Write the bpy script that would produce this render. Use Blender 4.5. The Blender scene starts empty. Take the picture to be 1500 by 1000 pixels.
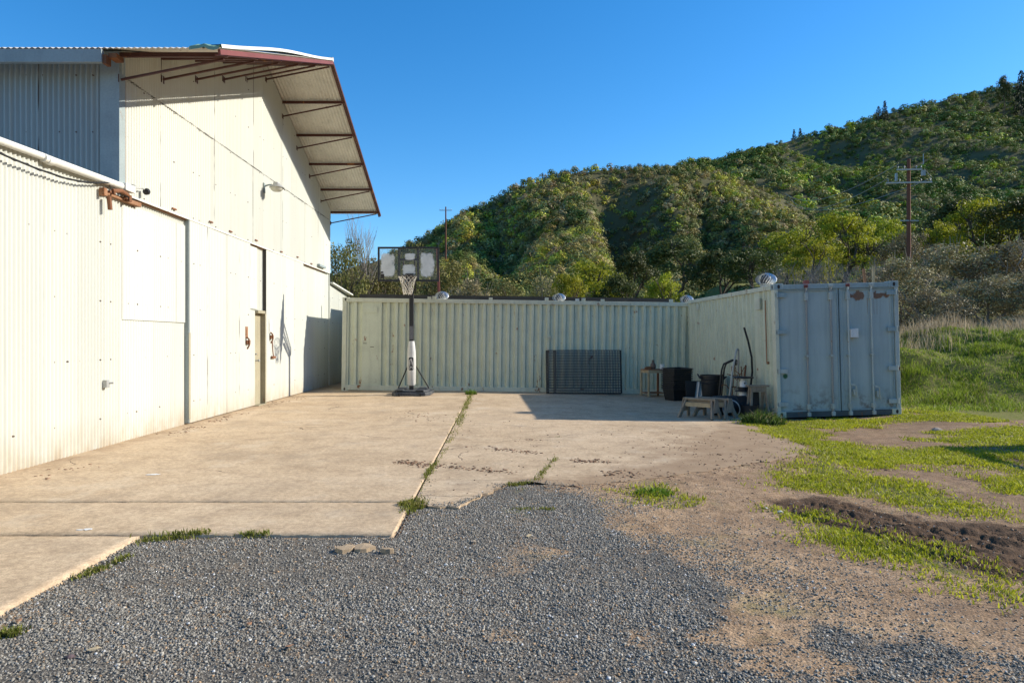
import bpy, math, random
import numpy as np
from mathutils import Matrix, Vector, Euler
random.seed(7); rng = np.random.default_rng(7)
sc = bpy.context.scene
COL = sc.collection
R = math.radians
F, VX, VY, CH = 1000.0, 732.0, 496.0, 1.45       # lens in photo pixels, vanishing point, eye height

def W(px, py, Y):                                  # where a line of sight meets the distance Y
    return Vector(((px-VX)/F*Y, Y, CH-(py-VY)/F*Y))
def G(px, py, z=0.0):                              # where it meets the ground
    Y = (CH-z)*F/(py-VY)
    return ((px-VX)/F*Y, Y)

# ------------------------------------------------------------------ mesh helpers
class MB:
    def __init__(s): s.v = []; s.f = []
    def add(s, vs, fs):
        o = len(s.v); s.v += [tuple(v) for v in vs]; s.f += [tuple(i+o for i in f) for f in fs]; return s
    def box(s, c, d, rot=None):
        x, y, z = d[0]/2, d[1]/2, d[2]/2
        vs = [Vector(p) for p in [(-x,-y,-z),(x,-y,-z),(x,y,-z),(-x,y,-z),(-x,-y,z),(x,-y,z),(x,y,z),(-x,y,z)]]
        if rot is not None: vs = [rot @ v for v in vs]
        c = Vector(c)
        return s.add([v+c for v in vs], [(0,3,2,1),(4,5,6,7),(0,1,5,4),(1,2,6,5),(2,3,7,6),(3,0,4,7)])
    def b2(s, a, b):                               # box from corner to corner
        return s.box([(a[i]+b[i])/2 for i in range(3)], [abs(b[i]-a[i]) for i in range(3)])
    def bar(s, p, q, w, h, up=(0,0,1)):
        p, q = Vector(p), Vector(q); d = (q-p); L = d.length; d.normalize()
        u = Vector(up)
        if abs(d.dot(u)) > .98: u = Vector((1,0,0))
        sx = d.cross(u).normalized(); sz = sx.cross(d)
        return s.box((p+q)/2, (w, L, h), Matrix((sx, d, sz)).transposed())
    def tube(s, path, r, n=8, caps=True):
        P = [Vector(p) for p in path]; m = len(P)
        rs = r if isinstance(r, (list, tuple)) else [r]*m
        vs = []; ref = None
        for i in range(m):
            d = (P[min(i+1,m-1)]-P[max(i-1,0)])
            if d.length < 1e-9: d = Vector((0,0,1))
            d.normalize()
            if ref is None: ref = Vector((0,0,1)) if abs(d.z) < .9 else Vector((1,0,0))
            a = (ref - d*ref.dot(d))
            if a.length < 1e-6: a = d.orthogonal()
            a.normalize(); b = d.cross(a); ref = a
            for k in range(n):
                t = 2*math.pi*k/n
                vs.append(P[i]+(a*math.cos(t)+b*math.sin(t))*rs[i])
        fs = []
        for i in range(m-1):
            for k in range(n):
                fs.append((i*n+k, i*n+(k+1)%n, (i+1)*n+(k+1)%n, (i+1)*n+k))
        if caps: fs += [tuple(reversed(range(n))), tuple((m-1)*n+k for k in range(n))]
        return s.add(vs, fs)
    def lathe(s, prof, c=(0,0,0), n=24, M=None):
        vs = []; m = len(prof)
        for r, z in prof:
            for k in range(n):
                t = 2*math.pi*k/n
                v = Vector((r*math.cos(t), r*math.sin(t), z))
                vs.append((M @ v if M else v)+Vector(c))
        fs = [(i*n+k, i*n+(k+1)%n, (i+1)*n+(k+1)%n, (i+1)*n+k) for i in range(m-1) for k in range(n)]
        fs += [tuple(reversed(range(n))), tuple((m-1)*n+k for k in range(n))]
        return s.add(vs, fs)
    def prism(s, poly, o, u, v, w):                # polygon in the u,v plane at o, pushed along w
        o, u, v, w = Vector(o), Vector(u), Vector(v), Vector(w); n = len(poly)
        a = [o+u*p[0]+v*p[1] for p in poly]
        return s.add(a+[p+w for p in a], [tuple(range(n)), tuple(reversed(range(n, 2*n)))]+[(i, i+n, (i+1)%n+n, (i+1)%n) for i in range(n)])
    def strip(s, lo, hi):                          # sheet between two rows of points
        n = len(lo)
        return s.add(list(lo)+list(hi), [(i, i+1, n+i+1, n+i) for i in range(n-1)])

def link(o, parent=None):
    COL.objects.link(o)
    if parent: o.parent = parent
    return o
def props(o, label=None, cat=None, group=None, kind=None):
    for k, v in (('label', label), ('category', cat), ('group', group), ('kind', kind)):
        if v: o[k] = v
    return o
def obj(mb, name, mat, parent=None, label=None, off=None, smooth=False, bevel=0, loc=None):
    me = bpy.data.meshes.new(name)
    v = mb.v
    if off is not None: v = [(p[0]-off[0], p[1]-off[1], p[2]-off[2]) for p in v]
    me.from_pydata(v, [], mb.f); me.validate()
    if mat: me.materials.append(mat)
    if smooth:
        me.polygons.foreach_set('use_smooth', [True]*len(me.polygons)); me.set_sharp_from_angle(angle=R(42))
    o = link(bpy.data.objects.new(name, me), parent)
    if loc: o.location = loc
    if bevel:
        b = o.modifiers.new('bevel', 'BEVEL'); b.width = bevel; b.segments = 2; b.limit_method = 'ANGLE'; b.angle_limit = R(50)
    if label: o['label'] = label
    return o
def thing(name, label, cat, loc=(0,0,0), rot=(0,0,0), group=None):
    o = link(bpy.data.objects.new(name, None)); o.location = loc; o.rotation_euler = rot; o.empty_display_size = .2
    return props(o, label, cat, group)
def copy_tree(root, loc, rot=None, scale=None, label=None, group=None):
    r = root.copy(); COL.objects.link(r); r.location = loc
    if rot is not None: r.rotation_euler = rot
    if scale is not None: r.scale = scale
    if label: r['label'] = label
    if group: r['group'] = group
    for ch in list(root.children):
        c = ch.copy(); COL.objects.link(c); c.parent = r
        for g in list(ch.children):
            d = g.copy(); COL.objects.link(d); d.parent = c
    return r
def np_mesh(name, v, f, mat, cols=None, tint=None, smooth=False):
    """v (n,3), f (m,k) -> mesh, with point colours or a point tint"""
    me = bpy.data.meshes.new(name); k = f.shape[1]
    me.vertices.add(len(v)); me.vertices.foreach_set('co', np.ascontiguousarray(v, dtype=np.float32).ravel())
    me.loops.add(f.size); me.loops.foreach_set('vertex_index', np.ascontiguousarray(f, dtype=np.int32).ravel())
    me.polygons.add(len(f)); me.polygons.foreach_set('loop_start', np.arange(0, f.size, k, dtype=np.int32))
    me.update(calc_edges=True)
    if smooth: me.polygons.foreach_set('use_smooth', np.ones(len(f), dtype=bool))
    if cols is not None:
        a = me.attributes.new('col', 'FLOAT_COLOR', 'POINT')
        a.data.foreach_set('color', np.c_[cols, np.ones(len(cols))].astype(np.float32).ravel())
    if tint is not None:
        a = me.attributes.new('tint', 'FLOAT', 'POINT'); a.data.foreach_set('value', tint.astype(np.float32))
    if mat: me.materials.append(mat)
    return me
def np_obj(me, name, parent=None):
    return link(bpy.data.objects.new(name, me), parent)

# ------------------------------------------------------------------ numpy noise
def _h(ix, iy, s):
    n = (ix.astype(np.int64)*374761393 + iy.astype(np.int64)*668265263 + s*974711) & 0x7fffffff
    n = ((n ^ (n >> 13))*1274126177) & 0x7fffffff
    return ((n ^ (n >> 16)) & 0xffff)/65535.0
def vnoise(x, y, s=0):
    ix, iy = np.floor(x), np.floor(y); fx, fy = x-ix, y-iy
    fx = fx*fx*(3-2*fx); fy = fy*fy*(3-2*fy)
    a, b, c, d = _h(ix, iy, s), _h(ix+1, iy, s), _h(ix, iy+1, s), _h(ix+1, iy+1, s)
    return (a*(1-fx)+b*fx)*(1-fy)+(c*(1-fx)+d*fx)*fy
def fbm(x, y, s=0, o=4):
    t = 0; a = .5; n = 0
    for i in range(o):
        t = t+a*vnoise(x*2**i, y*2**i, s+i); n += a; a *= .5
    return t/n-.5
def ss(a, b, x):
    t = np.clip((x-a)/(b-a), 0, 1); return t*t*(3-2*t)
def sdf(poly, X, Y):                               # signed distance, inside positive
    X = np.asarray(X, float); Y = np.asarray(Y, float)
    d = np.full(X.shape, 1e9); ins = np.zeros(X.shape, bool); n = len(poly)
    for i in range(n):
        ax, ay = poly[i]; bx, by = poly[(i+1) % n]
        ex, ey = bx-ax, by-ay; px, py = X-ax, Y-ay
        t = np.clip((px*ex+py*ey)/(ex*ex+ey*ey+1e-12), 0, 1)
        d = np.minimum(d, np.hypot(px-ex*t, py-ey*t))
        c = ((ay > Y) != (by > Y)) & (X < (bx-ax)*(Y-ay)/(by-ay+1e-12)+ax)
        ins ^= c
    return np.where(ins, d, -d)

# ------------------------------------------------------------------ materials
class NT:
    def __init__(s, name):
        s.m = bpy.data.materials.new(name); s.m.use_nodes = True; s.t = s.m.node_tree
        s.b = s.t.nodes['Principled BSDF']; s.out = s.t.nodes['Material Output']
    def n(s, t, **k):
        x = s.t.nodes.new(t)
        for a, v in k.items(): setattr(x, a, v)
        return x
    def l(s, a, b): s.t.links.new(a, b)
    def put(s, sock, v):
        if hasattr(v, 'is_linked') or isinstance(v, bpy.types.NodeSocket): s.l(v, sock)
        else: sock.default_value = v
    def co(s, kind='Object'): return s.n('ShaderNodeTexCoord').outputs[kind]
    def sep(s, v):
        x = s.n('ShaderNodeSeparateXYZ'); s.l(v, x.inputs[0]); return x.outputs
    def map(s, v, scale=(1,1,1), loc=(0,0,0)):
        x = s.n('ShaderNodeMapping'); s.l(v, x.inputs[0]); x.inputs['Scale'].default_value = scale; x.inputs['Location'].default_value = loc
        return x.outputs[0]
    def noise(s, v, scale, detail=4, rough=.55, dist=0):
        x = s.n('ShaderNodeTexNoise'); s.l(v, x.inputs['Vector']); x.inputs['Scale'].default_value = scale
        x.inputs['Detail'].default_value = detail; x.inputs['Roughness'].default_value = rough; x.inputs['Distortion'].default_value = dist
        return x.outputs['Fac']
    def vor(s, v, scale, feature='F1', out='Distance'):
        x = s.n('ShaderNodeTexVoronoi'); x.feature = feature; s.l(v, x.inputs['Vector']); x.inputs['Scale'].default_value = scale
        return x.outputs[out]
    def ramp(s, f, stops):
        x = s.n('ShaderNodeValToRGB'); s.l(f, x.inputs[0]); e = x.color_ramp.elements
        while len(e) < len(stops): e.new(.5)
        for i, (p, c) in enumerate(stops):
            e[i].position = p; e[i].color = (c, c, c, 1) if isinstance(c, (int, float)) else (*c[:3], 1)
        return x.outputs[0]
    def mix(s, f, a, b, mode='MIX'):
        x = s.n('ShaderNodeMix', data_type='RGBA', blend_type=mode)
        s.put(x.inputs[0], f)
        for i, v in ((6, a), (7, b)):
            s.put(x.inputs[i], (*v[:3], 1) if isinstance(v, (tuple, list)) else v)
        return x.outputs[2]
    def math(s, op, a, b=0.0, c=None, clamp=False):
        x = s.n('ShaderNodeMath', operation=op); x.use_clamp = clamp
        s.put(x.inputs[0], a); s.put(x.inputs[1], b)
        if c is not None: s.put(x.inputs[2], c)
        return x.outputs[0]
    def bump(s, h, strength=.3, dist=.01):
        x = s.n('ShaderNodeBump'); x.inputs['Strength'].default_value = strength; x.inputs['Distance'].default_value = dist
        s.l(h, x.inputs['Height']); s.l(x.outputs[0], s.b.inputs['Normal']); return x
    def attr(s, name, out='Color'):
        x = s.n('ShaderNodeAttribute', attribute_name=name); return x.outputs[out]
    def done(s, col=None, rough=.6, metal=0, spec=.3):
        if col is not None: s.put(s.b.inputs['Base Color'], (*col[:3], 1) if isinstance(col, (tuple, list)) else col)
        s.put(s.b.inputs['Roughness'], rough); s.put(s.b.inputs['Metallic'], metal)
        s.b.inputs['Specular IOR Level'].default_value = spec
        return s.m

RUST = (.16, .06, .025); RUST2 = (.30, .13, .05)
def weathered(name, base, rust=0.0, dirt=.25, streak=.2, rough=.6, metal=0, spec=.3, scale=1.0, bump=.15, dirtcol=None):
    t = NT(name); c = t.co()
    d = dirtcol or tuple(x*.45 for x in base)
    n1 = t.noise(c, 2.2*scale, 6, .6); n2 = t.noise(t.map(c, (7*scale, 7*scale, .7*scale)), 1.6, 5, .6); n3 = t.noise(c, 40*scale, 3)
    col = t.mix(t.math('MULTIPLY', t.ramp(n1, [(.42, 0), (.72, 1)]), dirt), base, d)
    col = t.mix(t.math('MULTIPLY', t.ramp(n2, [(.5, 0), (.75, 1)]), streak), col, d)
    col = t.mix(.12, col, t.ramp(n3, [(.3, .2), (.7, .9)]), 'OVERLAY')
    if rust > 0:
        rn = t.noise(t.map(c, (1, 1, .55)), 3.4*scale, 9, .72)
        m = t.ramp(rn, [(.66-.2*rust, 0), (.70-.2*rust, 1)])
        col = t.mix(m, col, t.mix(t.noise(c, 22*scale, 3), RUST, RUST2))
    if bump: t.bump(n3, bump, .004)
    return t.done(col, rough, metal, spec)

def cladding(name, base, axis, seam=.66, seam_off=0.0, dirt=.5, levels=(), foot=None, seamv=.95):
    """painted corrugated sheet: sheet to sheet tint, seams, nail heads, rust runs, splashed foot"""
    t = NT(name); c = t.co(); x, y, z = t.sep(c)
    u = y if axis == 'y' else x
    su = t.math('DIVIDE', t.math('ADD', u, seam_off+100*seam), seam)
    cell = t.math('FLOOR', su); fr = t.math('FRACT', su)
    wn = t.n('ShaderNodeTexWhiteNoise', noise_dimensions='1D'); t.l(cell, wn.inputs['W'])
    col = t.mix(wn.outputs['Value'], tuple(v*.95 for v in base), tuple(min(.9, v*1.04) for v in base))
    big = t.noise(c, .9, 5, .6); st = t.noise(t.map(c, (9, 9, .35)), 1.3, 6, .65)
    col = t.mix(t.math('MULTIPLY', t.ramp(big, [(.45, 0), (.75, 1)]), .12*dirt), col, (.45, .40, .30))
    col = t.mix(t.math('MULTIPLY', t.ramp(st, [(.54, 0), (.74, 1)]), .55*dirt), col, (.50, .42, .30))
    # open seams between sheets, broken up
    sm = t.math('MULTIPLY', t.math('LESS_THAN', fr, .014), t.ramp(t.noise(t.map(c, (2, 2, .8)), 2.4, 2), [(.45, .04), (.60, seamv)]))
    col = t.mix(sm, col, (.10, .085, .07))
    for lv in levels:
        wob = t.math('ADD', z, t.math('MULTIPLY', t.math('SUBTRACT', t.noise(c, 3, 2), .5), .012))
        near = t.math('LESS_THAN', t.math('ABSOLUTE', t.math('SUBTRACT', wob, lv)), .009)
        col = t.mix(t.math('MULTIPLY', near, t.ramp(t.noise(c, 6, 3), [(.40, .15), (.58, .9)])), col, (.09, .08, .07))
    # nail heads with small rust runs, irregular
    nz = t.math('FRACT', t.math('DIVIDE', z, .78)); nu = t.math('FRACT', t.math('DIVIDE', u, .23))
    du = t.math('MULTIPLY', t.math('SUBTRACT', nu, .5), .23); dz = t.math('MULTIPLY', t.math('SUBTRACT', nz, .5), .78)
    dd = t.math('SQRT', t.math('ADD', t.math('MULTIPLY', du, du), t.math('MULTIPLY', dz, dz)))
    pick = t.ramp(t.noise(t.map(c, (1, 1, 1)), 2.1, 1), [(.46, 0), (.50, 1)])
    col = t.mix(t.math('MULTIPLY', t.math('LESS_THAN', dd, .011), pick), col, (.09, .06, .045))
    if foot is not None:
        fz = t.math('SUBTRACT', 1.0, t.math('DIVIDE', t.math('SUBTRACT', z, foot), .55), clamp=True)
        fm = t.math('MULTIPLY', t.math('POWER', fz, 1.6), t.ramp(t.noise(t.map(c, (2, 2, 1)), 2.5, 6, .65), [(.3, .1), (.7, 1)]))
        col = t.mix(t.math('MULTIPLY', fm, .9), col, (.44, .33, .20))
    t.bump(t.noise(c, 9, 4), .12, .01)
    return t.done(col, .5, 0, .35)

def leafmat(name, c1, c2, trans=.25, rough=.6, rand=.25):
    t = NT(name); ti = t.attr('tint', 'Fac')
    oi = t.n('ShaderNodeObjectInfo').outputs['Random']
    col = t.mix(ti, c1, c2)
    hs = t.n('ShaderNodeHueSaturation'); t.l(col, hs.inputs['Color'])
    t.l(t.math('ADD', t.math('MULTIPLY', oi, rand), 1-rand/2), hs.inputs['Value'])
    t.l(t.math('ADD', t.math('MULTIPLY', oi, .03), .485), hs.inputs['Hue'])
    t.done(hs.outputs[0], rough, 0, .2)
    if trans:
        tr = t.n('ShaderNodeBsdfTranslucent'); t.l(hs.outputs[0], tr.inputs['Color'])
        mx = t.n('ShaderNodeMixShader'); mx.inputs[0].default_value = trans
        t.l(t.b.outputs[0], mx.inputs[1]); t.l(tr.outputs[0], mx.inputs[2]); t.l(mx.outputs[0], t.out.inputs[0])
    return t.m
def colmat(name, rough=.7, trans=0, spec=.2):
    t = NT(name); c = t.attr('col'); t.done(c, rough, 0, spec)
    if trans:
        tr = t.n('ShaderNodeBsdfTranslucent'); t.l(c, tr.inputs['Color'])
        mx = t.n('ShaderNodeMixShader'); mx.inputs[0].default_value = trans
        t.l(t.b.outputs[0], mx.inputs[1]); t.l(tr.outputs[0], mx.inputs[2]); t.l(mx.outputs[0], t.out.inputs[0])
    return t.m

WHITE = (.595, .60, .535)
m_clad_up = cladding('gable_cladding_paint', WHITE, 'y', .655, .10, .55, levels=(5.10,))
m_clad_lo = cladding('lower_cladding_paint', WHITE, 'y', .62, .2, .45, foot=0.0, seamv=.12)
m_clad_door = cladding('door_cladding_paint', (.595, .60, .535), 'y', .74, .05, .5, foot=0.0)
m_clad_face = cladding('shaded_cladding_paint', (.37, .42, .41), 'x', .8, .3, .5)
m_white = weathered('white_trim_paint', (.70, .69, .62), .15, .2, .2)
m_grey_trim = weathered('grey_trim_paint', (.30, .35, .35), .1, .3, .2)
m_roof = weathered('roof_underside_sheet', (.62, .58, .50), .05, .3, .35)
m_redsteel = weathered('red_oxide_steel', (.085, .034, .026), .3, .4, .2, .65)
m_redtrim = weathered('red_rake_trim', (.20, .06, .05), .1, .3, .2, .55)
m_rust = weathered('rusty_steel', (.20, .085, .04), .6, .5, .3, .8)
m_rustlt = weathered('orange_rusted_steel', (.31, .16, .085), .4, .4, .3, .8)
m_green_flash = weathered('green_flashing', (.20, .33, .24), .1, .3, .2)
m_tan = weathered('tan_door_paint', (.36, .32, .22), .2, .4, .4)
m_darkgap = weathered('dark_timber', (.05, .045, .04), 0, .4, .2, .8)
m_galv = weathered('galvanised_metal', (.42, .42, .40), .0, .3, .2, .5, .4)
m_silver = weathered('bright_aluminium', (.70, .70, .69), .0, .2, .1, .45, .7)
m_black = weathered('black_plastic', (.016, .016, .017), 0, .3, .1, .5, 0, .4, dirtcol=(.035, .033, .03))
m_blackrub = weathered('black_rubber', (.02, .02, .02), 0, .3, .1, .7, 0, .3)
m_base = weathered('hoop_base_plastic', (.035, .04, .05), 0, .7, .2, .5, 0, .5, 3, dirtcol=(.13, .13, .13))
m_pad = weathered('white_pole_pad', (.62, .61, .57), 0, .35, .3, .5, 0, .3, 2)
m_cable = weathered('cable_black', (.02, .02, .02), 0, .2, .1, .6)
CG = (.58, .60, .45)
m_cont = weathered('container_green_paint', CG, .18, .25, .3, .5, 0, .35)
m_cont_rail = weathered('container_rail_paint', (.60, .60, .46), .34, .35, .3, .55)
m_cont_door = weathered('container_blue_grey_paint', (.31, .385, .385), .10, .25, .3, .5)
m_cont_rod = weathered('lock_rod_paint', (.46, .50, .46), .22, .4, .3, .5)
m_rodrust = weathered('lock_rod_rust', (.33, .32, .29), .2, .4, .3, .6)
m_wood = weathered('weathered_grey_wood', (.31, .25, .18), 0, .6, .5, .85, 0, .15, 3)
m_woodtan = weathered('old_tan_wood', (.46, .36, .22), 0, .5, .5, .8, 0, .15, 3)
m_pole = weathered('creosoted_pole_wood', (.16, .065, .04), 0, .4, .3, .85)
m_barkd = weathered('tree_bark', (.11, .085, .065), 0, .5, .3, .9, 0, .1, 2)
m_barkg = weathered('grey_twig_bark', (.26, .225, .19), 0, .4, .2, .9, 0, .1, 2)
m_stone = weathered('tan_stone', (.42, .31, .20), 0, .4, .1, .9, 0, .1, 6, .5)
m_white_plastic = weathered('white_plastic', (.68, .68, .66), 0, .2, .15, .45, 0, .4)
m_net = weathered('net_cord', (.60, .55, .46), 0, .3, .1, .9)
m_rim = weathered('dark_rim_steel', (.05, .045, .04), .3, .3, .1, .6)

# ------------------------------------------------------------------ the ground
GRAVEL = [G(*p) for p in [(0,905),(200,786),(575,786),(603,742),(660,738),(735,712),(800,712),(850,735),(905,765),(960,800),(1040,835),(1140,880),(1280,915),(1400,935),(1500,960),(1620,1040)]] + [(3.5,1.0),(-2.63,1.0)]
GRASS = [[G(*p) for p in q] for q in [
  [(1095,611),(1142,609),(1330,606),(1345,560),(1700,560),(1700,612),(1420,617),(1330,613),(1215,620),(1165,617),(1200,633),(1240,655),(1190,650),(1130,628)],
  [(1215,648),(1290,651),(1420,657),(1480,664),(1420,687),(1340,678),(1240,682),(1275,696),(1330,705),(1400,725),(1450,748),(1390,752),(1270,724),(1185,712),(1130,710),(1180,692),(1170,672)],
  [(1360,640),(1415,628),(1500,624),(1640,624),(1640,650),(1500,652),(1430,652)],
  [(1440,702),(1500,690),(1600,690),(1600,730),(1500,722)],
  [(1120,735),(1165,748),(1235,768),(1320,797),(1420,825),(1500,860),(1560,890),(1490,888),(1380,850),(1270,815),(1180,775),(1130,750)],
  [(925,716),(965,712),(1010,730),(975,738),(935,735)], [(735,708),(775,700),(790,718),(750,727)], [(745,742),(815,742),(812,750),(750,750)] ]]
MUD = [G(*p) for p in [(1120,736),(1200,731),(1300,752),(1400,765),(1500,772),(2300,880),(2300,1040),(1500,850),(1400,832),(1290,800),(1195,764)]]
SLAB3 = [G(*p) for p in [(612,738),(640,744),(668,744),(700,730),(735,714),(770,706),(830,714),(900,708),(985,698),(1065,686),(1140,674),(1192,661),(1160,645),(1128,624)]] + [(4.9,13.0),(4.9,23.5),(-.753,23.5),(-.753,6.05)]
DIRT_OVER = [G(*p) for p in [(960,640),(1060,625),(1140,640),(1225,665),(1160,705),(1000,730),(880,735),(840,715),(900,690),(990,680)]]

def gz(X, Y):
    X = np.asarray(X, float); Y = np.asarray(Y, float)
    z = -.019*np.clip(X+.75, 0, 5.6)*ss(8, 13, Y)*(1-ss(6.2, 8.4, X))
    z = z + 1.12*ss(14.0, 18.0, Y+.5*fbm(X*.5, Y*.5, 3))*ss(8.15, 9.6, X-.2*(Y-14))*(1+.9*fbm(X*.7, Y*.7, 5, 5))
    z = z + .10*ss(9, 14, X)*np.clip(X-9, 0, 12)*ss(13, 17, Y)
    z = z + 3.9*ss(21, 60, Y)*(1-ss(8, 9.6, X)*.35*(1-ss(30, 60, Y)))
    return z
T0, T1 = np.array(G(1135, 742)), np.array(G(1560, 872)); TD = (T1-T0)/np.hypot(*(T1-T0)); TN = np.array([-TD[1], TD[0]])
def rough_z(X, Y):
    m = ss(-.22, .22, sdf(MUD, X, Y)+.35*fbm(X*2.2, Y*2.2, 49, 5))
    s = (X-T0[0])*TD[0]+(Y-T0[1])*TD[1]; w = (X-T0[0])*TN[0]+(Y-T0[1])*TN[1]
    w = w+.09*fbm(X*2.2, Y*2.2, 9, 4)
    z = 0
    for c, hw, dep in ((.02, .075, .020), (.20, .07, .014), (.38, .08, .018), (.58, .07, .014), (.78, .08, .018), (.98, .07, .012)):
        q = np.exp(-((w-c)/hw)**4)
        lug = np.sin((s+np.abs(w-c)*1.2+.16*fbm(X*5, Y*5, 27))*2*math.pi/.085+c*7)
        z = z - dep*q + .014*q*np.clip(lug*1.6, -1, 1)*ss(-.28, .08, fbm(X*3, Y*3, 29))
        z = z + .010*np.exp(-((w-c-hw-.07)/.06)**2)*(1+1.2*fbm(X*7, Y*7, 12)) + .010*np.exp(-((w-c+hw+.07)/.06)**2)*(1+1.2*fbm(X*7, Y*7, 14))
    z = z*m + m*(.010*fbm(X*5, Y*5, 21, 3)+.026*fbm(X*14, Y*14, 23, 3)+.020*fbm(X*34, Y*34, 25, 2)-.006)
    yard = (1-ss(14, 20, Y))
    dirt = ss(.5, 1.4, X-.0)*yard
    z = z + dirt*(.035*fbm(X*1.3, Y*1.3, 31)+.016*fbm(X*9, Y*9, 33, 3)) + .02*fbm(X*.8, Y*.8, 35)*yard
    g = ss(-.1, .25, sdf(GRAVEL, X, Y))
    z = z + g*(.012*fbm(X*12, Y*12, 37, 3) + .03*fbm(X*2.2, Y*2.2, 39))
    d3 = sdf(SLAB3, X, Y); z = z*(1-.7*np.exp(-np.abs(d3)/.2))+.017*np.exp(-np.maximum(-d3, 0)/.3)*ss(-.2, .5, X)
    return z-.008

def slab_zone(X, Y):                                # 1 under the concrete
    return np.maximum(ss(-.05, .05, np.minimum(-.75-X, Y-5.0)), ss(-.05, .05, np.minimum(-2.63-X, Y-1)))
def ax(fine, coarse):
    return np.unique(np.round(np.concatenate(fine+coarse), 4))
xs = ax([np.arange(.4, 5.6, .02), np.arange(-3.2, .4, .06), np.arange(5.6, 14, .09)], [np.linspace(-9, -3.2, 20), np.linspace(14, 60, 60), np.linspace(60, 900, 24), np.linspace(-60, -9, 30), np.linspace(-900, -60, 18)])
ys = ax([np.arange(3.4, 7.2, .02), np.arange(.5, 3.4, .06), np.arange(7.2, 21, .09)], [np.linspace(-60, .5, 20), np.linspace(21, 80, 60), np.linspace(80, 900, 16), np.linspace(-600, -60, 8)])
GX, GY = np.meshgrid(xs, ys)
base = gz(GX, GY); rz = rough_z(GX, GY)
under = np.maximum(slab_zone(GX, GY), ss(-.02, .06, sdf(SLAB3, GX, GY)-.05))
GZ = base + np.where(under > .5, -.07, rz)
nx, ny = len(xs), len(ys)
gi = np.arange(nx*ny).reshape(ny, nx)
gf = np.stack([gi[:-1,:-1], gi[:-1,1:], gi[1:,1:], gi[1:,:-1]], -1).reshape(-1, 4)
mg = ss(-.30, .30, sdf(GRAVEL, GX, GY)+.35*fbm(GX*1.1, GY*1.1, 41)-.6*np.clip(fbm(GX*.7+3, GY*.7, 45)-.06, 0, 1)*ss(-.2, 1.2, GX))
mg = mg*(1-.9*ss(-.04, .16, fbm(GX*1.5+9, GY*1.5, 55, 6))*ss(-1.2, .9, GX+.25*(4-GY)))
gr = 0
for q in GRASS: gr = np.maximum(gr, .8*ss(-.16, .3, sdf(q, GX, GY)+.75*fbm(GX*2.3, GY*2.3, 47, 5)))
gr = np.maximum(gr, ss(13.4, 14.6, GY)*ss(8.0, 8.8, GX)); gr = np.maximum(gr, ss(22, 26, GY))
md = ss(-.30, .25, sdf(MUD, GX, GY)+.45*fbm(GX*2.2, GY*2.2, 49, 5))
zones = np.stack([mg, gr, md], -1).reshape(-1, 3)
t = NT('ground_soil'); c = t.co(); zr, zg, zb = t.sep(t.attr('col'))
n1 = t.noise(c, 1.4, 7, .62); n2 = t.noise(c, 9, 6, .65); n3 = t.noise(c, 60, 4, .7); n4 = t.noise(c, 4, 5, .6)
dirt = t.ramp(n1, [(.3, (.24, .15, .085)), (.5, (.41, .265, .152)), (.68, (.51, .35, .215))])
dirt = t.mix(.55, dirt, t.ramp(n2, [(.3, (.15, .095, .055)), (.5, (.35, .235, .14)), (.72, (.50, .355, .23))]))
dirt = t.mix(t.ramp(t.noise(t.map(c, (1,1,1), (4,1,0)), .8, 9, .72), [(.34, .75), (.50, 0)]), dirt, t.mix(n2, (.12, .072, .042), (.26, .17, .105)))
dirt = t.mix(.85, dirt, t.ramp(n3, [(.28, .12), (.72, .88)]), 'OVERLAY')
dirt = t.mix(t.math('MULTIPLY', t.ramp(t.noise(c, 2.6, 8, .75), [(.52, 0), (.66, .8)]), .8), dirt, t.mix(n3, (.10, .062, .04), (.24, .165, .11)))
dirt = t.mix(t.ramp(t.noise(t.map(c, (1,1,1), (7,3,0)), 1.1, 8, .75), [(.54, 0), (.72, .6)]), dirt, (.20, .20, .07))
damp = t.n('ShaderNodeMapRange'); t.l(t.sep(c)[0], damp.inputs[0]); damp.inputs[1].default_value = 1.3; damp.inputs[2].default_value = 4.2
dirt = t.mix(t.math('MULTIPLY', damp.outputs[0], t.ramp(t.noise(t.map(c, (1,1,1), (2,8,0)), 1.3, 7, .7), [(.36, .85), (.62, .25)])), dirt, t.mix(n2, (.12, .07, .04), (.25, .155, .095)))
peb = t.vor(c, 55, 'F1'); pc = t.vor(c, 55, 'F1', 'Color')
pebm = t.math('MULTIPLY', t.math('LESS_THAN', peb, .30), t.ramp(t.noise(c, 3, 4), [(.45, 0), (.62, .7)]))
dirt = t.mix(pebm, dirt, t.mix(t.sep(pc)[0], (.10, .09, .08), (.42, .36, .29)))
gv = t.vor(c, 70, 'F1', 'Color'); gd = t.vor(c, 70, 'F1')
grav = t.mix(t.sep(gv)[0], (.12, .10, .075), (.34, .295, .235))
grav = t.mix(t.ramp(gd, [(.25, 0), (.6, .8)]), grav, (.07, .065, .06))
grav = t.mix(t.ramp(n4, [(.55, 0), (.72, .5)]), grav, (.28, .19, .115))
mud = t.mix(n2, (.050, .030, .018), (.155, .095, .056))
soil = t.mix(t.ramp(n2, [(.35, 0), (.65, 1)]), (.13, .15, .022), (.20, .17, .06))
nj = t.math('MULTIPLY', t.math('SUBTRACT', n2, .5), .9)
def sharp(m): return t.ramp(t.math('ADD', m, nj), [(.38, 0), (.62, 1)])
col = t.mix(sharp(zr), dirt, grav); col = t.mix(sharp(zb), col, mud); col = t.mix(sharp(zg), col, soil)
hb = t.math('ADD', t.math('MULTIPLY', n3, .5), t.math('MULTIPLY', gd, -.35))
t.bump(t.math('ADD', hb, t.math('MULTIPLY', n2, .8)), .7, .02)
m_ground = t.done(col, .95, 0, .1)
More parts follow.
